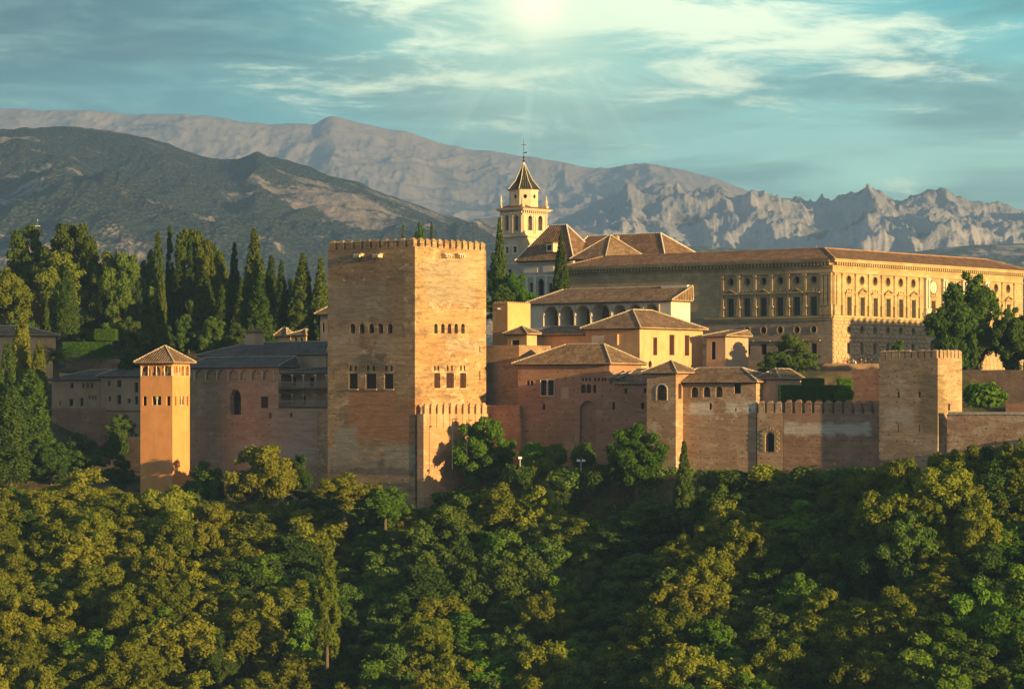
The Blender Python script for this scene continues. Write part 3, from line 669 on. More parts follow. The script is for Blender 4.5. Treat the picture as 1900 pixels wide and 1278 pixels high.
T = building('fortress_tower', 'huge square earth-walled tower with battlements, two rows of windows and a sunlit right side', 'tower', 770, YC, 608, 902, 457, 1010, M['comares'], opL, opR)
merlons(T.FL, 0, T.LA, 10, T.z1, 1.15, 0.85, 0.42, 0.75, M['comares'], T.root)
merlons(T.FR, 0.9, T.LB, 11, T.z1, 0.95, 0.85, 0.42, 0.75, M['comares'], T.root)
fb = Face(T.O + T.u * T.LB, T.v, T.u); merlons(fb, 0, T.LA, 10, T.z1, 1.15, 0.85, 0.42, 0.75, M['comares'], T.root)
fb = Face(T.O + T.v * T.LA, T.u, T.v); merlons(fb, 1, T.LB - 1, 10, T.z1, 1.0, 0.85, 0.42, 0.75, M['comares'], T.root)
for f, pxs in ((T.FL, (669, 704)), (T.FR, (824, 849))):
    for px in pxs:
        mb = MB(); s = f.s_of(px); z = f.z_of(477, s)
        for q in (-0.45, 0, 0.45): fbox(mb, f, s + q - .13, s + q + .13, z - 0.1, z + 0.32, 0.003, 0.95)
        fbox(mb, f, s - .72, s + .72, z + .322, z + 0.5, 0.003, 0.75)
        mb.build('bracket', M['ridge'], T.root)
for a in ((644, 732, 623), ):
    mb = MB(); s0, s1 = T.FL.s_of(732), T.FL.s_of(644); 
for f, rng in ((T.FL, ((647.3, 663.3), (678.5, 697.8), (713, 729.5))), (T.FR, ((805.8, 816.8), (828.2, 842.2), (853.7, 865)))):
    for a, b in rng:
        s0, s1 = sorted((f.s_of(a), f.s_of(b))); z = f.z_of(721 if f is T.FL else 720, s0); mb = MB()
        fbox(mb, f, s0 - .15, s1 + .15, z - .2, z - .01, .003, .12); mb.build('sill', M['ochre'], T.root)
# low buttress at the left foot of the tower
mb = MB(); fl = T.FL; o = fl.pt(T.LA + 0.003, T.z0, -0.25); mb.box(o, T.v * 2.3, T.u * 6, Z * (zy(766, 440) - T.z0)); mb.build('buttress', M['comares'], T.root)
# forward battlemented wall at its right foot
Bs = building('battlement_wall', 'low sunlit wall with pointed merlons wrapped round the foot of the great tower', 'wall', 786, 427.88, 774, 905, 768, 1010, M['bastion'])
merlons(Bs.FR, 0, Bs.LB, 10, Bs.z1, 0.95, 1.0, 0.55, 0.5, M['bastion'], Bs.root)
mb = MB()
for i in range(11):
    s = (i) * Bs.LB / 10; 
    if 0 < i: fbox(mb, Bs.FR, s - .07, s + .07, Bs.z1 - 1.9, Bs.z1 - 0.02, 0.004, 0.03)
mb.build('drain_stains', flat('dark_streak', (0.22, 0.12, 0.07), 0.95), Bs.root)

# ------------------------------------------------------------------ orange lookout tower with open gallery
pd = lambda f: None
G = building('lookout_tower', 'slender orange rendered tower with an open arched gallery under a tiled pyramid roof', 'tower', 320, 448, 260.5, 352, 673, 1000, M['peinador'],
    opL=[(265, 272, 735, 752.5, 'dark', 0, .3), (282, 299, 735, 752.5, 'twin', 0, .6), (309, 316, 735, 752.5, 'dark', 0, .3)] +
        [(262.5 + i * 19.0, 278.5 + i * 19.0, 678.5, 697, 'void', 1, 1.2) for i in range(3)],
    opR=[(324.5, 327.5, 735, 752.5, 'dark', 0, .3), (333.5, 341.5, 735, 752.5, 'twin', 0, .6), (346.5, 349.5, 735, 752.5, 'dark', 0, .3)] +
        [(320.8 + i * 5.0, 324.6 + i * 5.0, 680, 692, 'void', 1, 1.0) for i in range(3)] + [(336.6, 343.6, 679, 697, 'void', 1, 1.2), (345.2, 350.5, 679, 697, 'void', 1, 1.2)], rot=13)
roof(G, M['roof'], ov=0.75, zr=zy(641, 452), kind='pyramid')
for f, l, n in ((G.FL, G.LA, 4), (G.FR, G.LB, 3)):
    for i in range(n + 1):
        s = min(max(i * l / n, 0.12), l - 0.12); mb = MB(); mb.tube(f.pt(s, f.z_of(697, s), .02), f.pt(s, f.z_of(679, s), .02), .09, n=7); mb.build('column', M['column'], G.root)
    mb = MB(); z = f.z_of(698, 0); fbox(mb, f, 0.0, l, z - .12, z, 0.003, 0.07); mb.build('string_course', M['ochre'], G.root)
    # balustrade
    mb = MB(); z = f.z_of(697, 0)
    fbox(mb, f, .2, l - .2, z + .5, z + .56, -.12, -.06)
    for i in range(int(l / .25)): fbox(mb, f, .2 + i * .25, .24 + i * .25, z, z + .5, -.11, -.07)
    mb.build('railing', M['woodgrey'], G.root)

# ------------------------------------------------------------------ gallery wing between the two towers
U3, V3 = axes(-3); f0 = Face(Vector((P(640, HZ, 440.5).x, 440.5, 0)), V3, -U3)
def on(px):        # a point of that wall line seen at column px
    s = f0.s_of(px); return f0.O.y + s * f0.d.y
Yw = on(517)
xsA = [361, 381.6, 402.6, 423.8, 445, 466, 487, 508]
W1 = building('gallery_wing', 'long mottled brick wing with a blind arcade of seven arches under a grey tiled eave', 'building', 517, Yw, 350, 517, 680.5, 980, M['curtain'], LB=3.5, rot=-3,
    opL=[(a + 1.2, b - 1.2, 685.5, 706, 'void', 1, 0.28) for a, b in zip(xsA, xsA[1:])] + [(427, 447, 722.5, 769, 'sash', 1, .9), (484, 497.3, 735.5, 757, 'lattice', 0, .3), (499, 503.5, 765.5, 776, 'dark', 1, .4)])
for x in xsA:
    f = W1.FL; s = f.s_of(x); mb = MB(); mb.tube(f.pt(s, f.z_of(706.5, s), .03), f.pt(s, f.z_of(690, s), .03), .09, n=7); fbox(mb, f, s - .17, s + .17, f.z_of(690, s), f.z_of(690, s) + .12, -.05, .14); mb.build('column', M['column'], W1.root)
mb = MB(); f = W1.FL; fbox(mb, f, f.s_of(511), f.s_of(358), f.z_of(707.6, 6), f.z_of(706.4, 6), .003, .1); mb.build('string_course', M['tan'], W1.root)
roof(W1, M['roofgrey'], ov=0.5, zr=zy(661, Yw + 6), kind='shedL', hip0=0.5, hip1=0.1, r=.08)
W2 = building('curtain_wall', 'stained wall with a dark slit below the two-storey wooden balconies', 'wall', 640, 440.5, 517.3, 640, 757.5, 980, M['curtain'], opL=[(538, 542.5, 765.5, 773.5, 'dark', 1, .4)], LB=8, rot=-3)
B0 = f0.s_of(607); 
Yb = 440.5 + 2.6 * U.y; cb = (P(640, HZ, 440.5) + U3 * 2.6); pxb = 950 + F * cb.x / cb.y
W3 = building('balcony_house', 'shadowed house front with two storeys of dark wooden balconies beside the great tower', 'house', pxb, cb.y, 517, 640, 691, 757, M['tan'], LB=6, LA=f0.s_of(517.3), rot=-3,
    opL=[(543, 549, 700, 716, 'dark', 0, .3), (575, 582, 700, 717, 'dark', 0, .3), (535, 541, 733, 752, 'dark', 0, .3), (560, 567, 734, 750, 'dark', 0, .3)])
W3.root['label'] = 'shadowed house front with two storeys of dark wooden balconies beside the great tower'
roof(W3, M['roofgrey'], ov=0.2, zr=zy(677, cb.y + 6), kind='shedL', hip0=0.2, hip1=0.7, b0=-2.4, caps=True, r=.08)
sL = f0.s_of(518); sR = f0.s_of(612)
for ya, yb, yf in ((693, 718, 722), (729, 753, 757)):
    mb = MB(); zf = f0.z_of(yf, sR); fbox(mb, f0, sR - 6, sL, zf + .01, zf + 0.22, -2.55, 0.12); mb.build('balcony_floor', M['wood'], W3.root)
    mb = MB(); fbox(mb, f0, sR - 6, sL, zf + 1.0, zf + 1.08, -.02, .05)
    n = int((sL - sR) / .22)
    for i in range(n): a = sR + i * .22; fbox(mb, f0, a, a + .05, zf + .22, zf + 1.0, 0, .04)
    mb.build('railing', M['woodgrey'], W3.root)
    for px in (519, 541.5, 562, 584.5, 605):
        s = f0.s_of(px); mb = MB(); mb.tube(f0.pt(s, zf + .2, -.1), f0.pt(s, f0.z_of(ya, s) - .3, -.1), .08, n=6); fbox(mb, f0, s - .28, s + .28, f0.z_of(ya, s) - .32, f0.z_of(ya, s) - .1, -.2, 0)
        mb.build('post', M['column'] if ya < 700 else M['woodgrey'], W3.root)
    mb = MB(); z = f0.z_of(ya, sR); fbox(mb, f0, sR - 6, sL, z - .1, z + .08, -.25, .05); mb.build('beam', M['wood'], W3.root)
H1 = building('upper_house', 'long house with a grey tiled hip roof rising behind the blind arcade', 'house', 605, 452, 372, 640, 657.5, 720, M['tan'], LB=9, rot=0)
roof(H1, M['roofgrey'], ov=0.5, zr=zy(633, 458), kind='hip', r=.08, hip0=.8, hip1=1.3)
mb = MB(); c = P(472, HZ, 461); c.z = zy(640, 461); w = 1.0
ch = thing('chimney_stack', c, 'square rendered chimney with a little tiled cap on the grey hip roof', 'chimney')
mb.box(c - U * w - V * w, U * 2 * w, V * 2 * w, Z * 1.7); mb.build('stack', M['tan'], ch)
mb = MB(); z1 = c + Z * 1.702
for i in range(5): 
    for f_, d_ in ((-U, V), (-V, U)): p = z1 + f_ * w + d_ * (-.8 + i * .4); mb.box(p - d_ * .08 + f_ * -.12, d_ * .16, f_ * .12, Z * .28)
mb.build('vent_brick', M['redwall'], ch)
mb = MB(); q = [z1 + Z * .285 + U * a * 1.3 + V * b * 1.3 for a, b in ((-1, -1), (1, -1), (1, 1), (-1, 1))]; top = z1 + Z * .85
for i in range(4): mb.poly([q[i], q[(i + 1) % 4], top], [(0, 0), (2.6, 0), (1.3, 1.4)])
mb.poly(q); mb.build('cap', M['roof'], ch)

# ------------------------------------------------------------------ shaded houses on the left
HB = building('hillside_house', 'pinkish two-storey house in shadow just left of the orange tower', 'house', 262, 477, 187.5, 262, 698, 960, M['houses'], LB=8,
    opL=[(200, 204.5, 706, 715.5, 'dark', 0, .3), (217, 225, 705.5, 718, 'dark', 0, .3), (249, 256, 709.5, 728, 'dark', 0, .3), (201.5, 206, 735, 744, 'dark', 0, .3), (217, 224.5, 732.5, 750, 'dark', 0, .3), (236.5, 242, 739.5, 748, 'dark', 0, .3), (250, 256, 735, 750, 'dark', 0, .3)])
roof(HB, M['roofgrey'], ov=0.6, zr=zy(680, 484), kind='hip', r=.08, hip1=.4)
mb = MB(); f = HB.FL; fbox(mb, f, 0, HB.LA, f.z_of(763.5, 2), f.z_of(762, 2), .003, .12); mb.build('string_course', M['wood'], HB.root)
HA = building('hillside_house', 'lower pinkish house with two rows of small windows above a red terrace wall', 'house', 187, 485, 96, 187, 704, 790, M['houses'], LB=9, group=None,
    opL=[(130, 136, 710.5, 720, 'dark', 0, .3)] + [(x, x + 4.2, 711, 720, 'dark', 0, .3) for x in (152.3, 160.3, 168)] + [(x, x + 3.4, 733.5, 741, 'dark', 0, .3) for x in (164.5, 170, 175.5)] + [(110, 113, 743.5, 752, 'dark', 0, .3), (128, 135.5, 740, 753, 'dark', 0, .3), (148.5, 154.5, 737.5, 753, 'dark', 0, .3)])
roof(HA, M['roofgrey'], ov=0.6, zr=zy(686, 491), kind='hip', r=.08, hip0=.3)
building('terrace_wall', 'red striped earth wall holding up the small house by the poplars', 'wall', 186.5, 481, 60, 186.5, 757, 980, M['redwall'], LB=3.5)
building('garden_wall', 'low brown wall behind the roofs of the shaded houses', 'wall', 218, 506, 122, 218, 666, 720, M['roughwall'], LB=1)
building('retaining_wall', 'dark retaining wall in shade at the left foot of the orange tower', 'wall', 300, 462, 205, 300, 812, 1000, M['roughwall'], LB=8)
HF = building('garden_house', 'house with a brown tiled roof behind the poplars at the left edge', 'house', 36, 495, -60, 60, 622, 720, M['ochre'], opL=[(8, 16, 640, 656, 'dark', 0, .3)], LB=8); roof(HF, M['roof'], ov=.6, zr=zy(604, 500))
HY = building('garden_house', 'small yellow house glimpsed between the pines', 'house', 188, 566, 168, 206, 512, 600, M['ochre'], opR=[(194, 199, 520, 535, 'dark', 0, .3)]); roof(HY, M['ridge'], ov=.5, zr=zy(496, 570))
HS = building('garden_pavilion', 'tiny pavilion with two arched openings peeping over the long grey roof', 'pavilion', 568, 488, 540, 575, 622, 660, M['orange'], opL=[(546, 551.5, 626, 640, 'dark', 1, .4), (556.5, 562, 626, 640, 'dark', 1, .4)], LB=4); roof(HS, M['roof'], ov=.5, zr=zy(611, 491))
HS2 = building('garden_pavilion', 'sunlit tiled roof end beside the tiny arched pavilion', 'pavilion', 532, 496, 515, 541, 624, 670, M['orange']); roof(HS2, M['roof'], ov=.5, zr=zy(609, 499))
HT = building('courtyard_house', 'brown house edge under a tiled roof touching the left side of the great tower', 'house', 640, 466, 594, 650, 583, 700, M['tan'], opL=[(598, 602, 599, 616, 'dark', 1, .3)], LB=10); roof(HT, M['roof'], ov=.7, zr=zy(556, 474))

# ------------------------------------------------------------------ palaces right of the great tower
A = building('palace_turret', 'flat-topped orange turret with a saw-edged parapet right beside the great tower', 'turret', 942, 452, 914, 984, 562, 760, M['orange'])
mb = MB()
for f, l in ((A.FL, A.LA), (A.FR, A.LB)):
    n = int(l / .42)
    for i in range(n): fbox(mb, f, i * l / n + .05, i * l / n + .27, A.z1 + .003, A.z1 + .2, -.25, -.02)
    fbox(mb, f, 0.01, l, A.z1 - .22, A.z1 - .1, .003, .07)
mb.build('parapet', M['ochre'], A.root)
mb = MB(); s = A.FL.s_of(927); fbox(mb, A.FL, s - .15, s + .15, A.z1 - .95, A.z1 - .75, .003, .7); mb.build('water_spout', M['ridge'], A.root)
building('rubble_building', 'rough dark rubble wall in the nook between the great tower and the brick hall', 'building', 963, 440, 880, 975, 640, 900, M['roughwall'], LB=8, rot=3)
K = building('corner_house', 'small ochre house with a barred window tucked above the rubble wall', 'house', 977.5, 447, 941, 996, 620, 740, M['ochre'], opL=[(949.5, 963.5, 631, 654, 'sash', 0, .3)])
roof(K, M['roof'], ov=.55, zr=zy(605, 450), kind='pyramid', r=.08)
K2 = building('low_wing', 'low ochre wing under a strip of tiles below the courtyard arcade', 'building', 1094, 453, 990, 1094, 620.5, 720, M['ochre'], LB=4)
roof(K2, M['roof'], ov=.45, zr=zy(604, 458), kind='shedL', hip0=0.05, hip1=0.2, r=.08)
AH = building('arcaded_hall', 'long white hall with seven arches and a broad tiled roof', 'building', 1245, 466, 983, 1262, 558, 660, M['white'], LB=4.2,
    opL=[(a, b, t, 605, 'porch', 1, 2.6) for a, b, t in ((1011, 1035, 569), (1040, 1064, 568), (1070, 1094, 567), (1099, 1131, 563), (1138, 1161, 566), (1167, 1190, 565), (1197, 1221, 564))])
roof(AH, M['roof'], ov=.7, zr=zy(531, 471), kind='shedL', hip0=0.03, hip1=1.5)
f = AH.FL
for x in (1009, 1037.5, 1067, 1096.5, 1134.5, 1164, 1193.5, 1223):
    s = f.s_of(x); mb = MB(); mb.tube(f.pt(s, f.z_of(606, s), .06), f.pt(s, f.z_of(585, s), .06), .1, n=7); fbox(mb, f, s - .2, s + .2, f.z_of(585, s) + .003, f.z_of(581, s), -.02, .22); fbox(mb, f, s - .09, s + .09, f.z_of(581, s) + .003, f.z_of(563, s), .003, .1)
    mb.build('column', M['column'], AH.root)
mb = MB()
for o in AH.opL:
    ol = outline(o)[2:]; c = (o['s0'] + o['s1']) / 2
    for p, q in zip(ol, ol[1:]):
        k = lambda a: (c + (a[0] - c) * 1.12, a[1] + .14)
        mb.poly([f.pt(p[0], p[1], .06), f.pt(q[0], q[1], .06), f.pt(*k(q), .06), f.pt(*k(p), .06)]); mb.poly([f.pt(*k(q), .06), f.pt(*k(p), .06), f.pt(*k(p), .003), f.pt(*k(q), .003)])
mb.build('arch_moulding', M['ochre'], AH.root)
mb = MB(); s = 0.0; e = Face(AH.O + AH.u * (AH.LB + .01), AH.u, -AH.v); fbox(mb, e, 0, .8, AH.z0, zy(529, 470), -5, 0.02); mb.build('gable_pier', M['white'], AH.root)
E = building('sunlit_hall', 'tall ochre hall with three narrow windows glowing in the sun under a hip roof', 'building', 1187, 446, 1087, 1304, 609, 760, M['ochre'],
    opL=[(1093, 1096.5, 640, 665, 'dark', 0, .2)], opR=[(1212, 1219.5, 626, 659, 'lattice', 0, .35), (1242, 1251.5, 621, 659, 'lattice', 0, .35), (1270.5, 1279, 622, 660, 'lattice', 0, .35), (1203, 1209.5, 669, 683, 'dark', 2, .3)])
roof(E, M['roof'], ov=.65, zr=zy(575, 455), kind='hip', hip0=1.0, hip1=1.2)
mb = MB(); f = E.FL
for a, b, c, d in ((1098, 1108, 621, 640), (1108, 1120, 622, 634)): fbox(mb, f, f.s_of(b), f.s_of(a), f.z_of(d, 3), f.z_of(c, 3), .003, .03)
mb.build('plaster_patch', M['white'], E.root)
mb = MB(); f = E.FL; s = f.s_of(1147); fbox(mb, f, s - .1, s + .1, f.z_of(640, s), f.z_of(620, s), .003, .3); mb.build('downpipe', M['ochre'], E.root)
E2 = building('low_wing', 'low ochre wing with one tall window joining the sunlit hall to the great palace', 'building', 1346, 452, 1311, 1352, 624, 740, M['tan'], opL=[(1320, 1327.5, 634, 667, 'dark', 0, .3)], LB=6)
roof(E2, M['roof'], ov=.5, zr=zy(612, 456), kind='shedL', hip0=.3, hip1=.05, r=.08)
D = building('council_hall', 'broad red-brown hall with a big walled-up arch and carved windows under tiled hips', 'building', 1131, 428.6, 961, 1190, 675, 980, M['redwall'], rot=4,
    opL=[(1004, 1014.5, 705, 733, 'sash', 0, .35), (1017, 1027.5, 705, 733, 'sash', 0, .35), (977.5, 982.5, 705.5, 714.5, 'dark', 1, .2), (984, 989, 705.5, 714.5, 'dark', 1, .2), (1006.5, 1011.5, 748.5, 760, 'dark', 1, .3)] +
        [(x, x + 3.6, 700.5, 707, 'dark', 1, .15) for x in (1079.5, 1086, 1092.5, 1102.5, 1109, 1116.5, 1121.5)] +
        [(x, x + 8.5, 712.5, 729, 'lattice', 1, .2) for x in (1078, 1088, 1101, 1113)] + [(1075.5, 1106.5, 743, 870, 'void', 1, .5)])
roof(D, M['roof'], ov=.7, zr=zy(638, 434), kind='hip', hip0=.9, hip1=1.3)
mb = MB(); f = D.FL
for a, b in ((1002.5, 1015.2), (1015.9, 1029)):
    s0, s1 = f.s_of(b), f.s_of(a); z0, z1 = f.z_of(735, s0), f.z_of(703.5, s0)
    for q in ((s0, s1, z1 - .08, z1), (s0, s1, z0, z0 + .1), (s0, s0 + .07, z0 + .102, z1 - .082), (s1 - .07, s1, z0 + .102, z1 - .082)): fbox(mb, f, *q, .003, .09)
mb.build('window_surround', M['column'], D.root)
mb = MB(); fbox(mb, f, f.s_of(1055.5), f.s_of(1042), f.z_of(740, 6), f.z_of(718, 6), .003, .04); mb.build('blocked_window', M['tan'], D.root)
WM = building('battlement_wall', 'short red wall with dark slots between its merlons at the foot of the rubble wall', 'wall', 966, 436.6, 880, 966, 776, 980, M['redwall'], LB=1.2, rot=4)
merlons(WM.FL, 0.2, WM.LA, 8, WM.z1, 1.0, 1.7, .3, .45, M['redwall'], WM.root)
K8 = building('mid_wing', 'plain brick wing with small square windows left of the slim arched turret', 'building', 1201, 423, 1106, 1201, 712, 980, M['redwall'], LB=4.5, rot=4,
    opL=[(1136, 1141, 745, 760, 'dark', 1, .3), (1158.5, 1163.5, 720.5, 730, 'dark', 0, .3), (1194, 1199, 720, 729, 'dark', 0, .3), (1189, 1195, 747, 758.5, 'dark', 0, .3)])
roof(K8, M['roof'], ov=.5, zr=zy(684, 428), kind='shedL', a1=K8.FL.s_of(1146), hip0=.02, hip1=.15, r=.08)
roof(K8, M['roofgrey'], ov=.35, zr=zy(688, 428), kind='shedL', a0=K8.FL.s_of(1143), a1=K8.FL.s_of(1132), ze=K8.z1 + .7, hip0=.02, hip1=.3, r=.07)
MT = building('arched_turret', 'slim turret with a tall horseshoe window and small pyramid roof on the outer wall', 'turret', 1254, 417, 1200, 1268, 692, 1000, M['oldwall'], LB=5, rot=2,
    opL=[(1218.5, 1237.5, 713, 742.5, 'void', 1, 1.6)], opR=[(1258.5, 1264.5, 711, 740, 'void', 1, 1.2)])
roof(MT, M['roof'], ov=.6, zr=zy(668, 420), kind='pyramid', r=.09)
mb = MB(); f = MT.FL; o = MT.opL[0]; ol = outline(o, 12); c = (o['s0'] + o['s1']) / 2; ol = ol[1:] + ol[:1]
for p, q in zip(ol, ol[1:]):
    k = lambda a: (c + (a[0] - c) * 1.13, a[1] + (.12 if a[1] > o['z1'] - 1 else 0))
    mb.poly([f.pt(*p, .06), f.pt(*q, .06), f.pt(*k(q), .06), f.pt(*k(p), .06)]); mb.poly([f.pt(*k(q), .06), f.pt(*k(p), .06), f.pt(*k(p), .003), f.pt(*k(q), .003)])
mb.build('window_surround', M['white'], MT.root)
mb = MB(); fbox(mb, f, o['s0'] + .003, o['s1'] - .003, o['z0'] + .85, o['z0'] + .95, -.3, -.2)
for i in range(7): fbox(mb, f, o['s0'] + .1 + i * .2, o['s0'] + .14 + i * .2, o['z0'] + .003, o['z0'] + .85, -.28, -.24)
mb.build('railing', M['lattice'], MT.root)
MG = building('gallery_house', 'weathered house with three small round arches beneath a wide tiled roof on the outer wall', 'house', 1403, 411.6, 1263, 1409, 709, 1000, M['oldwall'], LB=7, rot=4,
    opL=[(1282.5, 1296, 717.5, 737, 'void', 1, 1.1), (1305, 1318.5, 717, 736.5, 'void', 1, 1.1), (1328, 1341, 716.5, 736.5, 'void', 1, 1.1), (1362, 1374.5, 712, 730, 'dark', 0, .3), (1315.5, 1320.5, 747.5, 760, 'dark', 0, .3), (1363.5, 1366.5, 757, 763, 'dark', 0, .2), (1389.5, 1392.5, 757.5, 763, 'dark', 0, .2)])
roof(MG, M['roof'], ov=.6, zr=zy(682, 417), kind='hip', hip0=1.2, hip1=.3)
mb = MB(); f = MG.FL
for o in MG.opL[:3]:
    ol = outline(o, 10); c = (o['s0'] + o['s1']) / 2; ol = ol[1:] + ol[:1]
    for p, q in zip(ol, ol[1:]):
        k = lambda a: (c + (a[0] - c) * 1.16, a[1] + (.1 if a[1] > o['z1'] - .8 else 0))
        mb.poly([f.pt(*p, .05), f.pt(*q, .05), f.pt(*k(q), .05), f.pt(*k(p), .05)])
mb.build('arch_moulding', M['ochre'], MG.root)
MG2 = building('gate_house', 'plain pinkish block at the end of the arched gallery house roof', 'house', 1446, 411.4, 1407, 1450, 703, 860, M['houses'], LB=6, rot=4)
roof(MG2, M['roof'], ov=.4, zr=zy(684, 414), kind='hip', hip1=.3, r=.08)
GW = building('gateway_wall', 'short battlemented wall with a small stone-framed doorway', 'wall', 1453, 408.95, 1405, 1453, 766, 900, M['oldwall'], LB=2.0, rot=4, zbot=-13,
    opL=[(1420.5, 1437, 803, 838, 'dark', 1, .8)])
merlons(GW.FL, 0.05, GW.LA, 3, GW.z1, 0.95, 1.2, .45, .5, M['oldwall'], GW.root)
mb = MB(); f = GW.FL
for i in range(9):
    z0 = f.z_of(838, 1) + i * .33
    for sgn, e in ((1, GW.opL[0]['s0']), (-1, GW.opL[0]['s1'])):
        w = .75 if i % 2 else .45; a = e - w if sgn > 0 else e + .02; fbox(mb, f, a, a + w - .02, z0, z0 + .3, .003, .08 + .02 * (i % 2))
o = GW.opL[0]; 
for i in range(7):
    a = math.pi * (i + .5) / 7; c = (o['s0'] + o['s1']) / 2; p = f.pt(c + math.cos(a) * .75, o['z1'] - .55 + math.sin(a) * .75, .003); e = f.d * math.cos(a) + Z * math.sin(a); w_ = f.d * -math.sin(a) + Z * math.cos(a)
    mb.box(p - w_ * .14, w_ * .28, f.n * .09, e * .5)
mb.build('door_surround', M['palace'], GW.root)
BW = building('battlement_wall', 'long banded red wall with a row of ten rounded merlons before the hedge', 'wall', 1642, 400, 1454, 1642, 767, 960, M['bandwall'], LB=1.1, rot=4)
merlons(BW.FL, 0.3, BW.LA, 10, BW.z1, 1.05, 1.25, .5, .55, M['bandwall'], BW.root)
GT = building('wall_tower', 'weathered square tower with battlements at the right end of the hedge wall', 'tower', 1740, 393.6, 1631, 1785, 664, 980, M['gallinas'], [(1665, 1669, 726, 738, 'dark', 0, .4), (1704, 1708, 726, 738, 'dark', 0, .4), (1665.5, 1667.5, 788, 802, 'dark', 0, .4), (1705, 1707, 788, 802, 'dark', 0, .4)], [(1759, 1763, 749, 762, 'dark', 0, .4)])
for ff, ll, nn in ((GT.FL, GT.LA, 9), (GT.FR, GT.LB, 6), (Face(GT.O + GT.u * GT.LB, GT.v, GT.u), GT.LA, 9), (Face(GT.O + GT.v * GT.LA, GT.u, GT.v), GT.LB, 5)):
    merlons(ff, 0.5 if nn in (6, 5) else 0.02, ll - (.5 if nn == 5 else 0), nn, GT.z1, .72, .82, .26, .4, M['gallinas'], GT.root)
RW = building('outer_wall', 'low earth wall running from the battlemented corner tower to the right edge', 'wall', 2150, 376, 1757, 2150, 770, 960, M['oldwall'], LB=1.3, rot=4)
mb = MB(); fbox(mb, RW.FL, 0, RW.LA - .2, RW.z1 + .003, RW.z1 + .35, -1.2, .1); mb.build('coping', M['ridge'], RW.root)
RB = building('brick_stub', 'low red brick block behind the outer wall at the right edge', 'wall', 2000, 392, 1866, 2000, 748, 800, M['redwall'], LB=4, rot=4)
TW = building('terrace_wall', 'long brown retaining wall below the great palace terrace', 'wall', 2200, 420, 1440, 2200, 684, 800, M['roughwall'], LB=1.2, rot=2)
TW2 = building('terrace_wall', 'rough red retaining wall jutting out behind the corner tower', 'wall', 1680, 420, 1581, 1680, 684, 800, M['redwall'], LB=8, rot=2)
HP = building('palace_annex', 'plain low stone block behind the gallery roof below the palace', 'building', 1425, 466, 1338, 1430, 668, 740, M['palacedark'], LB=8)

# unseen keep added beyond the right edge to cast shade on the palace foot
kp = SH * -210 + Vector((-SH.y, SH.x, 0)) * 421.5
AK = Bld(); kf = Vector((-SH.y, SH.x, 0)); AK.root = thing('added_shade_keep', (kp.x, kp.y, 0), 'long battlemented keep added out of view on the right to shade the palace', 'tower')
mb = MB(); mb.box(kp - kf * 21 - SH * 4 - Z * 8, kf * 42, SH * 8, Z * 28.9); mb.build('wall', M['gallinas'], AK.root)
mf = Face(Vector((kp.x, kp.y, 0)) - kf * 21 + SH * 4, kf, SH); merlons(mf, 0, 42, 24, 20.9, 1.1, 1.0, .4, .6, M['gallinas'], AK.root)
mb = MB()
for i in range(6): fbox(mb, mf, 4 + i * 6.5, 4.7 + i * 6.5, 8, 10, .003, .05)
mb.build('arrow_slit', M['dark'], AK.root)
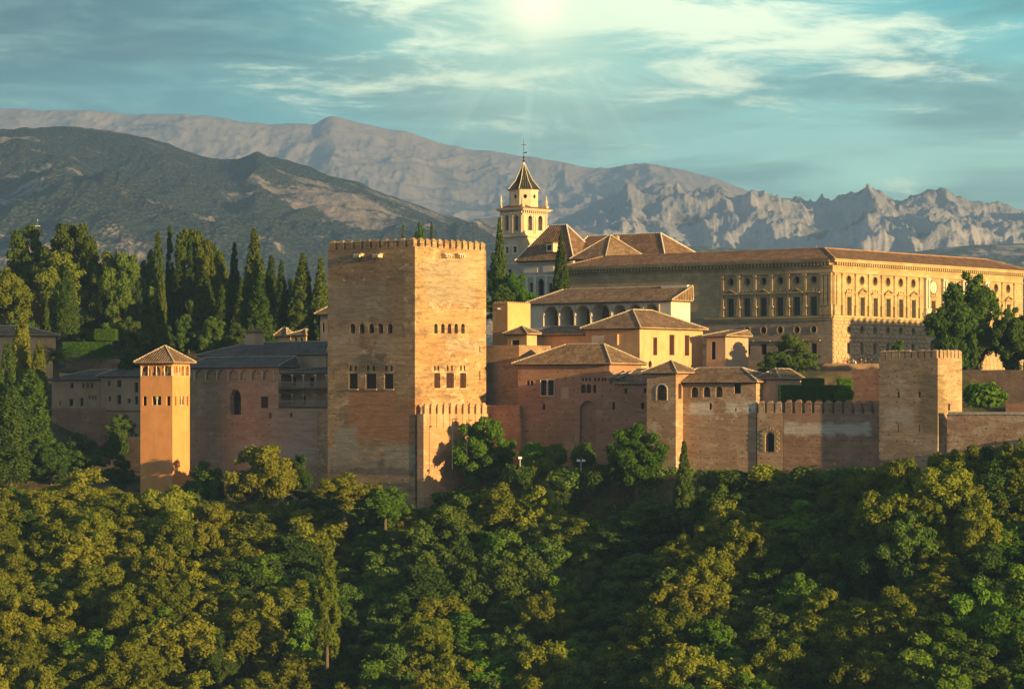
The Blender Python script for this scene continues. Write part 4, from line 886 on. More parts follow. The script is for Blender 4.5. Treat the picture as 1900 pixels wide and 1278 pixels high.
# ------------------------------------------------------------------ the great renaissance palace
def palace():
    Y0 = 485; fL = Face(Vector((P(1545, HZ, Y0).x, Y0, 0)), V, -U); fR = Face(fL.O, U, -V)
    zL = lambda py, px: fL.z_of(py, fL.s_of(px)); zR = lambda py, px: fR.z_of(py, fR.s_of(px))
    zstr = zy(588, Y0); ztop = zy(492, Y0); zg = zy(682, Y0)
    z = lambda py: zy(py, Y0)
    LA = fL.s_of(1050); LB = 61.0
    root = thing('palace', (fL.O + V * LA / 2 + U * LB / 2) + Z * zg, 'vast two-storey stone palace with pilasters, round windows and a long low tiled roof', 'palace')
    def lin(a, b, n): return [a + (b - a) * i / (n - 1) for i in range(n)]
    cL = lin(fL.s_of(1510), fL.s_of(1356.2), 6); cR = lin(fR.s_of(1575), fR.s_of(1694.5), 6)
    cR2 = [fR.s_of(1848), fR.s_of(1870.5), fR.s_of(1892.5)]; dR = cR2[1] - cR2[0]; cR2 += [cR2[2] + dR * k for k in (1, 2, 3)]; cR2 = [c for c in cR2 if c < LB - 2]
    cM = [fR.s_of(1731), fR.s_of(1768), fR.s_of(1805)]
    Q = lambda c, w, ya, yb, k, a=0, d=.5: dict(s0=c - w / 2, s1=c + w / 2, z0=z(yb), z1=z(ya), kind=k, arch=a, depth=d)
    lo = MB(); up = MB(); lo2 = MB()
    # openings of the two storeys; the lower rubble storey of the left front, the rusticated one of the right front
    opLu = [Q(c, 1.35, 549.5, 584, 'glass', 0, .5) for c in cL] + [Q(c, 1.0, 511, 525, 'dark', 2, .6) for c in cL]
    opLl = [Q(c, 1.0, 604.5, 617, 'dark', 2, .6) for c in cL[:5]] + [Q(c, 1.1, 636, 657, 'dark', 0, .6) for c in cL]
    allR = cR + cR2
    opRu = [Q(c, 1.35, 549.5, 584, 'glass', 0, .5) for c in allR + cM] + [Q(c, 1.25, 509.5, 525.5, 'dark', 2, .6) for c in allR]
    opRl = [Q(c, 1.0, 604, 617, 'dark', 2, .6) for c in allR] + [Q(c, .95, 635, 656, 'dark', 0, .6) for c in allR] + [Q(c, 1.6, 625, 672, 'dark', 1, 1.0) for c in cM]
    wall(up, fL, 0, LA, zstr, ztop, opLu); wall(up, fR, 0, LB, zstr, ztop, opRu)
    wall(up, Face(fL.O + U * LB, V, U), 0, LA, zg - 3, ztop); wall(up, Face(fL.O + V * LA, U, V), 0, LB, zg - 3, ztop)
    up.build('upper_wall', M['palace'], root)
    wall(lo, fL, 0, LA, zg - 3, zstr, opLl); lo.build('lower_wall', M['palacedark'], root)
    wall(lo2, fR, 0, LB, zg - 3, zstr, opRl); lw = lo2.build('rusticated_wall', M['rustic'], root)
    # raised rustic blocks between the openings
    rb = MB(); rows = 11; rh = (zstr - .5 - zg) / rows; rnd = random.Random(5)
    for i in range(rows):
        s = 0.05 + (0.0 if i % 2 else -.5)
        while s < LB:
            w = 1.15 + rnd.random() * .3; a, b = max(s, 0.05), min(s + w - .12, LB); z0 = zg + i * rh + .06; z1 = z0 + rh - .12
            if b - a > .25 and not any(a < o['s1'] + .05 and b > o['s0'] - .05 and z0 < o['z1'] + .03 and z1 > o['z0'] - .03 for o in opRl): 
                p = [fR.pt(a, z0, .003), fR.pt(b, z0, .003), fR.pt(b, z1, .003), fR.pt(a, z1, .003)]; e = .07
                q = [fR.pt(a + e, z0 + e, .2), fR.pt(b - e, z0 + e, .2), fR.pt(b - e, z1 - e, .2), fR.pt(a + e, z1 - e, .2)]; rb.poly(q)
                for k in range(4): rb.poly([p[k], p[(k + 1) % 4], q[(k + 1) % 4], q[k]])
            s += w
    rb.build('rustic_block', M['rustic'], lw)
    for f, ops in ((fL, opLu + opLl), (fR, opRu + opRl)):
        for o in ops:
            w_ = fill(f, o, root, M['palace'] if o['kind'] == 'dark' else M['wood'])
            s0, s1 = o['s0'], o['s1']; mb = MB()
            if o['arch'] == 2:
                ol = outline(o); c = (s0 + s1) / 2; zc = (o['z0'] + o['z1']) / 2; k = lambda a: (c + (a[0] - c) * 1.32, zc + (a[1] - zc) * 1.25)
                for i in range(len(ol)):
                    p, q = ol[i], ol[(i + 1) % len(ol)]; mb.poly([f.pt(*p, .05), f.pt(*q, .05), f.pt(*k(q), .09), f.pt(*k(p), .09)]); mb.poly([f.pt(*k(q), .09), f.pt(*k(p), .09), f.pt(*k(p), .003), f.pt(*k(q), .003)]); mb.poly([f.pt(*p, .05), f.pt(*q, .05), f.pt(*q, -.1), f.pt(*p, -.1)])
                mb.build('round_surround', M['palace'], root)
            elif o['kind'] == 'glass':
                zt = o['z1']
                fbox(mb, f, s0 - .28, s0 - .01, o['z0'], zt + .2, .003, .12); fbox(mb, f, s1 + .01, s1 + .28, o['z0'], zt + .2, .003, .12)
                fbox(mb, f, s0 - .45, s1 + .45, zt + .203, zt + .62, .003, .16); fbox(mb, f, s0 - .65, s1 + .65, zt + .623, zt + .80, .003, .48)
                idx = [round(c, 3) for c in (cL if f is fL else allR + cM)].index(round((s0 + s1) / 2, 3)); c = (s0 + s1) / 2
                if idx % 2 == 1 or idx >= 20:
                    a, b, t = f.pt(s0 - .65, zt + .803, .42), f.pt(s1 + .65, zt + .803, .42), f.pt(c, zt + 1.5, .42)
                    a2, b2, t2 = f.pt(s0 - .65, zt + .803, .003), f.pt(s1 + .65, zt + .803, .003), f.pt(c, zt + 1.5, .003)
                    ai, bi, ti = f.pt(s0 - .25, zt + .87, .42), f.pt(s1 + .25, zt + .87, .42), f.pt(c, zt + 1.28, .42)
                    mb.poly([a, ai, ti, t]); mb.poly([b, bi, ti, t]); mb.poly([a, b, bi, ai]); mb.poly([a, t, t2, a2]); mb.poly([b, t, t2, b2])
                    for p in (ai, bi, ti): pass
                    mb.poly([f.pt(s0 - .25, zt + .87, .1), f.pt(s1 + .25, zt + .87, .1), f.pt(c, zt + 1.28, .1)])
                else:
                    for q in (-.7, 0, .7): fbox(mb, f, c + q - .12, c + q + .12, zt + .803, zt + 1.25 + (.12 if q == 0 else 0), .02, .2)
                    fbox(mb, f, c - .45, c + .45, zt + .803, zt + 1.05, .02, .15)
                mb.build('window_surround', M['palace'], root)
            elif f is fL:
                fbox(mb, f, s0 - .75, s1 + .75, o['z1'] + .35, o['z1'] + .52, .003, .3); mb.build('lintel', M['palace'], root)
    # pilasters with pedestals, each its own part
    def pil(f, s, w=.52, marble=False, pr=.22):
        mb = MB(); m = M['marble'] if marble else M['palace']
        fbox(mb, f, s - w * .78, s + w * .78, zstr + .42, z(567), .003, pr + .14); fbox(mb, f, s - w * .92, s + w * .92, z(567) + .003, z(567) + .16, .003, pr + .26)
        fbox(mb, f, s - w * .92, s + w * .92, zstr + .3, zstr + .417, .003, pr + .2)
        fbox(mb, f, s - w / 2, s + w / 2, z(567) + .163, z(510), .003, pr); fbox(mb, f, s - w * .7, s + w * .7, z(510) + .003, z(506), .003, pr + .12)
        mb.build('pilaster', m, root)
    st = (cL[1] - cL[0])
    for i in range(7): pil(fL, cL[0] - st / 2 + i * st)
    for s in (.45, 1.25): pil(fL, s)
    st = (cR[1] - cR[0])
    for i in range(7): pil(fR, cR[0] - st / 2 + i * st)
    for s in (.45, 1.25): pil(fR, s)
    for i in range(len(cR2) + 1): pil(fR, cR2[0] - dR / 2 + i * dR)
    mb = MB(); m0, m1 = fR.s_of(1713), fR.s_of(1832)
    # pale marble centrepiece
    for c in (m0 + .4, m0 + 1.2): pil(fR, c, .5, True, .5)
    for a in (cM[0], cM[1]):
        h = (cM[1] - cM[0]) / 2
        for q in (-.4, .4): pil(fR, a + h + q, .45, True, .5)
    for q in (.4, 1.2): pil(fR, m1 - q, .5, True, .5)
    for c in cM:
        md = MB(); zc = z(523)
        P1 = [(c + 1.05 * math.cos(2 * math.pi * k / 20), zc + 1.05 * math.sin(2 * math.pi * k / 20)) for k in range(20)]
        md.poly([fR.pt(*p, .14) for p in P1])
        for i in range(20): md.poly([fR.pt(*P1[i], .14), fR.pt(*P1[(i + 1) % 20], .14), fR.pt(*P1[(i + 1) % 20], .003), fR.pt(*P1[i], .003)])
        md.build('medallion', M['marble'], root)
        rg = MB()
        for i in range(20):
            k = lambda a, q: (c + (a[0] - c) * q, zc + (a[1] - zc) * q)
            p, q = P1[i], P1[(i + 1) % 20]; rg.poly([fR.pt(*k(p, 1.01), .2), fR.pt(*k(q, 1.01), .2), fR.pt(*k(q, 1.16), .2), fR.pt(*k(p, 1.16), .2)]); rg.poly([fR.pt(*k(p, 1.16), .2), fR.pt(*k(q, 1.16), .2), fR.pt(*k(q, 1.16), .003), fR.pt(*k(p, 1.16), .003)])
        rg.build('medallion_ring', M['roofgrey'], root)
    # string course, entablature, cornice with modillions
    for f, l, off in ((fL, LA, 0), (fR, LB, 0)):
        a0 = -.0
        mb = MB(); s1 = f.s_of(1310) if f is fL else l
        fbox(mb, f, -.22 if f is fR else 0, s1, zstr - .1, zstr + .12, .003, .38); fbox(mb, f, -.12 if f is fR else 0, s1, zstr + .122, zstr + .295, .003, .24); fbox(mb, f, -.1 if f is fR else 0, s1, zstr - .5, zstr - .103, .003, .16)
        mb.build('string_course', M['palace'], root)
        mb = MB(); e = f.s_of(1334) if f is fL else l
        fbox(mb, f, 0 if f is fL else -.24, e, z(505.5), z(504), .003, .34); mb.build('architrave', M['palace'], root); mb = MB(); fbox(mb, f, 0 if f is fL else -.1, l, z(495.5), z(492), .003, .14); mb.build('frieze', M['palace'], root); mb = MB()
        fbox(mb, f, 0 if f is fL else -.8, l, z(486), z(482.5), .003, .95); fbox(mb, f, 0 if f is fL else -.95, l, z(482.5) + .003, z(480), .003, 1.1)
        mb.build('cornice', M['palace'], root)
        mb = MB(); n = int(l / .68)
        for i in range(n): s = (i + .5) * l / n; fbox(mb, f, s - .17, s + .17, z(491.5), z(486) - .003, .003, .75)
        fbox(mb, f, 0, l, ztop, z(486) - .003, -.3, .006)
        mb.build('modillion', M['palace'], root)
    # roof: four slopes round a flat middle
    B = Bld(); B.O = fL.O; B.u = U; B.v = V; ov = 1.15; ins = 4.6
    ze = z(479.5); zr = ze + 1.95
    e = [loc(B, -ov, -ov, ze), loc(B, LA + ov, -ov, ze), loc(B, LA + ov, LB + ov, ze), loc(B, -ov, LB + ov, ze)]
    r = [loc(B, ins, ins, zr), loc(B, LA - ins, ins, zr), loc(B, LA - ins, LB - ins, zr), loc(B, ins, LB - ins, zr)]
    mb = MB()
    for i in range(4):
        j = (i + 1) % 4; p = [e[i], e[j], r[j], r[i]]; ed = (p[1] - p[0]).normalized(); nn = ed.cross(p[2] - p[0]).normalized(); w = nn.cross(ed)
        mb.poly(p, [((x - p[0]).dot(ed), (x - p[0]).dot(w)) for x in p])
    r2 = [x - Z * 1.5 + (r[(i + 2) % 4] - x).normalized() * 5 for i, x in enumerate(r)]
    for i in range(4): mb.poly([r[i], r[(i + 1) % 4], r2[(i + 1) % 4], r2[i]])
    mb.poly(r2); ro = mb.build('roof', M['roofred'], root)
    mb = MB()
    for i in range(4): capline(mb, r[i], r[(i + 1) % 4], .13, .5)
    for i in (0, 1, 3): capline(mb, e[i], r[i], .13, .5)
    mb.build('ridge_tiles', M['roofred'], ro)
palace()
# ------------------------------------------------------------------ church
def church():
    Yc = 560; B = building('church_tower', 'tall bell tower with twin arched openings, corner pinnacles and a dark faceted spire', 'tower', 969.5, Yc, 928.3, 1015, 438, 560, M['church'], opL=[(939, 944, 458.5, 470, 'dark', 0, .4), (953, 959, 457.5, 469, 'dark', 0, .4)])
    root = B.root; z = lambda py: zy(py, Yc)
    mb = MB()
    for o in B.opL:
        f = B.FL; s0, s1, z0, z1 = o['s0'], o['s1'], o['z0'], o['z1']
        for q in ((s0 - .3, s1 + .3, z1 + .01, z1 + .3), (s0 - .3, s1 + .3, z0 - .3, z0 - .01), (s0 - .3, s0 - .01, z0 - .007, z1 + .007), (s1 + .01, s1 + .3, z0 - .007, z1 + .007)): fbox(mb, f, *q, .003, .12)
    mb.build('window_surround', M['white'], root)
    LA, LB = B.LA, B.LB; top = z(396)
    # belfry
    f2L, f2R = B.FL.shifted(0), B.FR.shifted(0)
    oL = [op(f2L, 938, 944, 400, 428, 'void', 1, .9), op(f2L, 955, 961.5, 399.5, 428, 'void', 1, .9)]; oR = [op(f2R, 979.4, 987.3, 400, 427.5, 'void', 1, .9), op(f2R, 998, 1006, 400.5, 428, 'void', 1, .9)]
    mb = MB(); zb = B.z1 + .003
    wall(mb, f2L, 0, LA, zb, top, oL); wall(mb, f2R, 0, LB, zb, top, oR); wall(mb, Face(B.O + U * LB, V, U), 0, LA, zb, top); wall(mb, Face(B.O + V * LA, U, V), 0, LB, zb, top)
    bel = mb.build('belfry', M['church'], root)
    for f, os_ in ((f2L, oL), (f2R, oR)):
        for o in os_:
            c = f.pt((o['s0'] + o['s1']) / 2, o['z0'] + .7, -.45)
            mb = MB(); mb.lathe(c, [(.34, 0), (.30, .12), (.2, .5), (.16, .75), (.05, .85)], 10); mb.build('bell', M['bronze'], root)
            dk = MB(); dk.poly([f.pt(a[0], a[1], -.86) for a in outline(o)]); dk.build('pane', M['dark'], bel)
            mb = MB(); ol = outline(o); ci = (o['s0'] + o['s1']) / 2; ol = ol[1:] + ol[:1]
            for p, q in zip(ol, ol[1:]):
                k = lambda a: (ci + (a[0] - ci) * 1.35, a[1] + (.15 if a[1] > o['z1'] - .7 else 0)); mb.poly([f.pt(*p, .08), f.pt(*q, .08), f.pt(*k(q), .08), f.pt(*k(p), .08)]); mb.poly([f.pt(*k(q), .08), f.pt(*k(p), .08), f.pt(*k(p), .003), f.pt(*k(q), .003)])
            mb.build('arch_moulding', M['church'], root)
    for f, l in ((f2L, LA), (f2R, LB)):
        for s in (.3, l * .36 - .35 + .3, l * .5 - .28, l * .5 + .28, l * .66 + .3, l - .3):
            if any(o['s0'] - .3 < s < o['s1'] + .3 for o in (oL if f is f2L else oR)): continue
            mb = MB(); fbox(mb, f, s - .17, s + .17, zb + .6, top - .5, .003, .16); fbox(mb, f, s - .24, s + .24, top - .497, top - .3, .003, .22); mb.build('pilaster', M['church'], root)
        mb = MB(); e0 = -.3 if f is f2R else 0
        fbox(mb, f, e0, l + .2, zb - .1, zb + .16, .003, .3); mb.build('string_course', M['church'], root); mb = MB()
        fbox(mb, f, e0 + .1, l + .1, z(397), z(395), .003, .2); fbox(mb, f, e0 - .4, l + .7, z(388), z(386.3), .003, .75); fbox(mb, f, e0 - .2, l + .4, z(390), z(388) - .003, .003, .5)
        n = 12
        for i in range(n): s = (i + .5) * l / n; fbox(mb, f, s - .14, s + .14, z(394.6), z(390) - .003, .003, .22)
        mb.build('cornice', M['church'], root)
    # skirt roof, octagon, spire
    ctr = B.O + V * LA / 2 + U * LB / 2
    zc = z(386); e = [loc(B, a, b, zc) for a, b in ((-.7, -.7), (LA + .7, -.7), (LA + .7, LB + .7), (-.7, LB + .7))]; t = Vector((ctr.x, ctr.y, zc + 1.6))
    mb = MB(); 
    for i in range(4): mb.poly([e[i], e[(i + 1) % 4], t], [(0, 0), (7, 0), (3.5, 3.5)])
    mb.poly(e); mb.build('skirt_roof', M['roofred'], root)
    R = 2.78; a0 = math.atan2(U.y, U.x) + math.pi / 8; oc = lambda r, zz: [Vector((ctr.x + r * math.cos(a0 + k * math.pi / 4), ctr.y + r * math.sin(a0 + k * math.pi / 4), zz)) for k in range(8)]
    z0, z1 = zc + .2, z(349.5); a, b = oc(R, z0), oc(R, z1); mb = MB(); dk = MB()
    for k in range(8):
        p, q = a[k], a[(k + 1) % 8]; d = (q - p); l = d.length; n = Vector((d.y, -d.x, 0)).normalized(); f = Face(Vector((p.x, p.y, 0)), d, n)
        o = dict(s0=l / 2 - .36, s1=l / 2 + .36, z0=z1 - 1.75, z1=z1 - .95, kind='void', arch=2, depth=.4); wall(mb, f, 0, l, z0, z1, [o]); dk.poly([f.pt(x[0], x[1], -.37) for x in outline(o)])
        fbox(mb, f, 0, l, z1 - .25, z1 - .05, .003, .12)
    lan = mb.build('lantern', M['church'], root); dk.build('round_window', M['dark'], lan)
    zt = z(297); s0_ = oc(R + .45, z1 + .003); mb = MB(); tip = Vector((ctr.x, ctr.y, zt)); mid = oc(1.75, z1 + (zt - z1) * .33)
    for k in range(8):
        j = (k + 1) % 8; mb.poly([s0_[k], s0_[j], mid[j], mid[k]], [(0, 0), (2.4, 0), (1.9, 2.2), (.5, 2.2)]); mb.poly([mid[k], mid[j], tip], [(0, 0), (1.4, 0), (.7, 4.5)])
    mb.poly(s0_); sp = mb.build('spire', M['spire'], root)
    mb = MB()
    for k in range(8):
        capline(mb, s0_[k], mid[k], .085, .3); capline(mb, mid[k], tip, .085, .3)
    for bb in [mb]: bb.build('ridge_tiles', M['white_tile'], sp)
    # iron finial: balls, rod, vane, cross
    zf = lambda py: (HZ - py) * ctr.y / F
    mb = MB(); c = Vector((ctr.x, ctr.y, 0)); zt2 = zf(297)
    mb.lathe((c.x, c.y, zt - .1), [(.08, 0), (.3, .25), (.08, .5), (.06, .7), (.22, .9), (.06, 1.15)], 8); mb.tube(c + Z * (zt + .9), c + Z * (zt + 4.3), .05, .03)
    mb.tube(c + Z * (zt + 3.2) - Vector((.45, 0, 0)), c + Z * (zt + 3.2) + Vector((.45, 0, 0)), .05); mb.box(c + Z * (zt + 1.55) + Vector((.05, -.02, 0)), (.55, 0, .1), (0, .04, 0), (0, 0, .25)); mb.tube(c + Z * (zt + 1.6) - Vector((.4, 0, 0)), c + Z * (zt + 1.6), .03)
    mb.build('weathervane', M['iron'], root)
    for (aa, b_) in ((0, 0), (LA, 0), (0, LB), (LA, LB)):
        p = loc(B, aa + (.1 if aa == 0 else -.1), b_ + (.1 if b_ == 0 else -.1), zc + .003); mb = MB(); mb.box(p - U * .3 - V * .3, U * .6, V * .6, Z * .7)
        mb.lathe((p.x, p.y, p.z + .703), [(.22, 0), (.3, .15), (.14, .3), (.26, .5), (.2, .9), (.05, 1.9)], 8); mb.build('pinnacle', M['church'], root)
church()
TR = building('church_transept', 'grey-white church wing with carved window frames under a pointed brown hip roof', 'church', 1063, 548, 938, 1108, 482, 600, M['churchgrey'],
    opL=[(983, 988.5, 525, 545, 'dark', 0, .4), (998, 1009, 517, 548, 'dark', 1, .5), (1018.5, 1024, 525, 545, 'dark', 0, .4), (943, 949, 500, 512, 'dark', 0, .3)])
roof(TR, M['roofred'], ov=.9, zr=zy(421, 560), kind='hip', a1=TR.FL.s_of(968), hip0=1.15, hip1=1.0, ridgemat=M['white_tile'], r=.14)
mb = MB(); f = TR.FL
for px in (978, 993, 1014, 1029): s = f.s_of(px); fbox(mb, f, s - .25, s + .25, f.z_of(550, s), f.z_of(513, s), .003, .12)
for x0, x1, y0, y1 in ((975, 1032, 510, 513), (940, 1060, 486, 488), (972, 998, 494, 505), (1008, 1028, 494, 505)): fbox(mb, f, f.s_of(x1), f.s_of(x0), f.z_of(y1, 5), f.z_of(y0, 5), .003, .1)
mb.build('window_surround', M['white'], TR.root)
mb = MB(); dz = zy(467, 549)
p = P(1026, 467, 549.5); mb.box(p, V * 1.6, U * 2.5, Z * 1.6); dm = mb.build('dormer', M['church'], TR.root)
mb = MB(); mb.box(p + Z * 1.605 - U * .25 - V * .25, V * 2.1, U * 3, Z * .2); mb.build('dormer_roof', M['roofred'], dm)
mb = MB(); mb.box(p + V * .35 - U * .03 + Z * .3, V * .9, U * .02, Z * .9); mb.build('pane', M['dark'], dm)
NV = building('church_nave', 'long dark-tiled church nave roof running behind the palace chapel', 'church', 1232, 538, 1062, 1292, 474, 600, M['churchgrey'])
roof(NV, M['roofred'], ov=.8, zr=zy(434, 547), kind='hip', hip0=.9, hip1=.1, ridgemat=M['white_tile'], r=.14)
CH = building('palace_chapel', 'faceted ochre chapel under a low brown pyramid roof beside the church', 'chapel', 1122, 527, 1067, 1190, 480, 560, M['church'], LB=12)
roof(CH, M['roof'], ov=.7, zr=zy(437.5, 537), kind='pyramid', r=.1)
mb = MB(); c = loc(CH, 4, 9, zy(452, 535)); mb.box(c, U * .5, V * .5, Z * 1.2); mb.lathe(c + Z * 1.2 + U * .25 + V * .25, [(.35, 0), (.4, .15), (.1, .35)], 6); mb.build('chimney', M['ochre'], CH.root)
# ------------------------------------------------------------------ vegetation prototypes (built once, copied as separate things)
def leafmesh(name, cen, rad, n, size, mat, seed, squash=0.85, up=0.25, aspect=1.5, shell=0.62, droop=0.0):
    """leaf-sized diamond faces scattered through the outer part of many clumps"""
    g = np.random.default_rng(seed); cen = np.asarray(cen, float); rad = np.asarray(rad, float)
    k = np.repeat(np.arange(len(cen)), np.maximum(8, (n * (rad / rad.mean()) ** 2).astype(int))); N = len(k)
    d = g.normal(size=(N, 3)); d[:, 2] += up; d /= np.linalg.norm(d, axis=1)[:, None]
    r = rad[k] * (shell + (1.05 - shell) * g.random(N) ** 0.7) * np.where(g.random(N) < .16, 1 + .5 * g.random(N), 1)
    off = d * r[:, None]; off[:, 2] *= squash; p = cen[k] + off
    nrm = d + g.normal(size=(N, 3)) * 0.55; nrm /= np.linalg.norm(nrm, axis=1)[:, None]
    t = np.cross(nrm, g.normal(size=(N, 3))); t /= np.linalg.norm(t, axis=1)[:, None] + 1e-9; b = np.cross(nrm, t)
    s = size * (0.6 + 0.8 * g.random(N)); a1 = t * (s * aspect / 1.25)[:, None]; b1 = b * (s / aspect)[:, None]
    if droop: a1[:, 2] -= s * droop
    co = np.stack([p - a1, p + b1, p + a1, p - b1], 1).reshape(-1, 3).astype(np.float32)
    me = bpy.data.meshes.new(name); me.vertices.add(len(co)); me.vertices.foreach_set('co', co.ravel())
    me.loops.add(4 * N); me.loops.foreach_set('vertex_index', np.arange(4 * N, dtype=np.int32)); me.polygons.add(N); me.polygons.foreach_set('loop_start', np.arange(0, 4 * N, 4, dtype=np.int32))
    me.materials.append(mat); me.update(); o = bpy.data.objects.new(name, me); C.objects.link(o); return o
def trunkmesh(h, r, limbs, seed, mat=None):
    mb = MB(); rnd = random.Random(seed); pts = [Vector((0, 0, -1.0))]; z = 0
    for i in range(5): z += h / 5; pts.append(Vector((rnd.uniform(-.12, .12) * i, rnd.uniform(-.12, .12) * i, z)))
    for i in range(5): mb.tube(pts[i], pts[i + 1], r * (1 - i * .13), r * (1 - (i + 1) * .13), 7)
    for i in range(limbs):
        a = rnd.random() * 6.28; b = pts[rnd.choice((2, 3, 4))]; e = b + Vector((math.cos(a) * h * .35, math.sin(a) * h * .35, h * rnd.uniform(.2, .45))); m = b.lerp(e, .5) + Z * h * .03
        mb.tube(b, m, r * .5, r * .33, 5); mb.tube(m, e, r * .33, r * .12, 5)
    return mb.build('trunk', mat or M['bark'], smooth=True)
PROTO = {}
def proto(key, name, crown, trunk):
    root = bpy.data.objects.new(name, None); C.objects.link(root); root.location = (0, -9000, -500)
    for c in (trunk, crown):
        if c: c.parent = root
    PROTO[key] = root; root['tmp'] = key
def broad(key, mat, seed, H=10, R=4.0, n=110, leaf=.165, per=210, cr=(.38, .95), flat=1.0, name='broadleaf_tree'):
    g = np.random.default_rng(seed); c = []; rad = []
    # a few big boughs, each carrying its own tufts, so the outline is uneven
    nb = 8; boughs = []
    for i in range(nb):
        a = i * 2.4 + g.random() * .8; rr = R * (.25 + .38 * g.random()); boughs.append((math.cos(a) * rr, math.sin(a) * rr, H * (.30 + .42 * g.random()), R * (.38 + .2 * g.random())))
    boughs.append((g.normal() * .3, g.normal() * .3, H * .80, R * .45)); boughs.append((0, 0, H * .5, R * .62))
    while len(c) < n:
        b = boughs[g.integers(len(boughs))]; d = g.normal(size=3); d[2] += .25; d /= np.linalg.norm(d); q = b[3] * (.6 + .65 * g.random())
        p = (b[0] + d[0] * q, b[1] + d[1] * q, b[2] + d[2] * q * .95 * flat)
        if p[2] > H * .10: c.append(p); rad.append(g.uniform(*cr))
    crown = leafmesh('crown', c, rad, per, leaf, mat, seed + 1); proto(key, name, crown, trunkmesh(H * .62, .26, 6, seed))
def columnar(key, mat, seed, H=14, R=1.5, n=230, per=75, leaf=.14, name='cypress_tree', power=.78, low=.03):
    g = np.random.default_rng(seed); c = []; rad = []
    for i in range(n):
        t = g.random() ** .85 * .96 + .02; prof = min(1, ((t + .03) / .16) ** .5) * (1 - t) ** power * 1.2
        a = g.random() * 6.283; q = R * prof * (.62 + .24 * g.random()); c.append((math.cos(a) * q, math.sin(a) * q, H * (low + t * (1 - low)))); rad.append(max(.15, R * prof * g.uniform(.2, .38)))
    c.append((0, 0, H * .985)); rad.append(.14)
    crown = leafmesh('crown', c, rad, per, leaf, mat, seed + 1, squash=1.9, up=.6, aspect=1.7); proto(key, name, crown, trunkmesh(H * .5, .2, 0, seed))
for i, s in enumerate((3, 14, 27, 41)): broad('olive%d' % i, M['olive'], s, n=110 + 10 * i)
for i, s in enumerate((5, 19, 33)): broad('green%d' % i, M['green'], s + 100, n=90 + 10 * i, cr=(.45, 1.05), leaf=.2)
for i, s in enumerate((7, 23, 37)): broad('deep%d' % i, M['deep'], s + 200, n=115, leaf=.16)
broad('round', M['green'], 901, n=130, leaf=.155, cr=(.5, .85), per=230, R=4.2)
broad('rust', M['rust'], 902, n=36)
broad('dry', M['rust'], 905, n=30, leaf=.16, per=240)
for i, s in enumerate((51, 62, 73)): columnar('cyp%d' % i, M['cyp'], s)
columnar('cypfat', M['cyp'], 84, R=2.6, n=300, power=.7); columnar('cypthin', M['cyp'], 95, R=.8, n=120)
columnar('poplar_shaded', M['deep'], 98, H=18, R=2.4, n=200, per=110, leaf=.17, name='poplar_tree', power=.45)  # darker leaf colour stands in for the shade on the lower poplars
columnar('poplar', M['olive'], 96, H=18, R=1.9, n=170, per=110, leaf=.18, name='poplar_tree', power=.5)
columnar('ivy', M['olive'], 97, R=1.5, n=90, per=150, name='ivy_clad_tree', power=.6)
def stonepine(key, seed):
    g = np.random.default_rng(seed); c = []; rad = []
    for i in range(12):
        a = g.random() * 6.28; q = 3.6 * g.random() ** .6; zc = 8.2 + 2.2 * g.random() - q * .25
        for j in range(9): d = g.normal(size=3); d /= np.linalg.norm(d); c.append((math.cos(a) * q + d[0] * 1.15, math.sin(a) * q + d[1] * 1.15, zc + abs(d[2]) * .8)); rad.append(g.uniform(.5, .85))
    crown = leafmesh('crown', c, rad, 170, .15, M['pine'], seed, squash=.8, up=.5, aspect=2.0); proto(key, 'pine_tree', crown, trunkmesh(8.6, .32, 7, seed))
broad('pine0', M['pine'], 301, n=130, cr=(.45, .85), leaf=.14, per=230, flat=.9, name='pine_tree'); broad('pine1', M['pine'], 317, n=130, cr=(.45, .85), leaf=.14, per=230, flat=.9, name='pine_tree')
def bush(key, mat, seed, name='bush', sz=1.0):
    g = np.random.default_rng(seed); c = []; rad = []
    for i in range(16): d = g.normal(size=3); d[2] = abs(d[2]) * .8; d /= np.linalg.norm(d); c.append(tuple(d * (.62, .62, .62) + np.array((0, 0, .3)))); rad.append(g.uniform(.28, .45))
    c.append((0, 0, .4)); rad.append(.6); crown = leafmesh('leaves', c, rad, 170, .085, mat, seed); proto(key, name, crown, None)
bush('bushd', M['deep'], 401); bush('bushg', M['hedge'], 402); bush('busho', M['olive'], 403)
def palm():
    mb = MB(); mb.tube((0, 0, -.5), (.1, 0, 5.2), .38, .28, 9); mb.lathe((.1, 0, 4.9), [(.3, 0), (.55, .3), (.5, .7), (.2, .9)], 9); tr = mb.build('trunk', M['bark'])
    mb = MB(); rnd = random.Random(8)
    for i in range(46):
        a = i * 2.39996; el = 1.25 - i / 46 * 1.9; L = 3.3; p = Vector((.1, 0, 5.6)); d = Vector((math.cos(a) * math.cos(el), math.sin(a) * math.cos(el), math.sin(el))); side = d.cross(Z).normalized()
        for k in range(9):
            d2 = (d + Vector((0, 0, -.10 * k))).normalized(); q = p + d2 * L / 9
            wd = .5 * math.sin(math.pi * (k + 1.2) / 11)
            for sg in (-1, 1):
                for j in range(3):
                    b = p.lerp(q, j / 3); tip = b + side * sg * wd + d2 * .3 - Z * .18; mb.poly([b, b + d2 * .09, tip])
            mb.tube(p, q, .035, .03, 3, cap=False); p = q
    cr = mb.build('fronds', M['cyp']); proto('palm', 'palm_tree', cr, tr)
palm()
for nm in list(PROTO):
    pass
PSIZE = {}
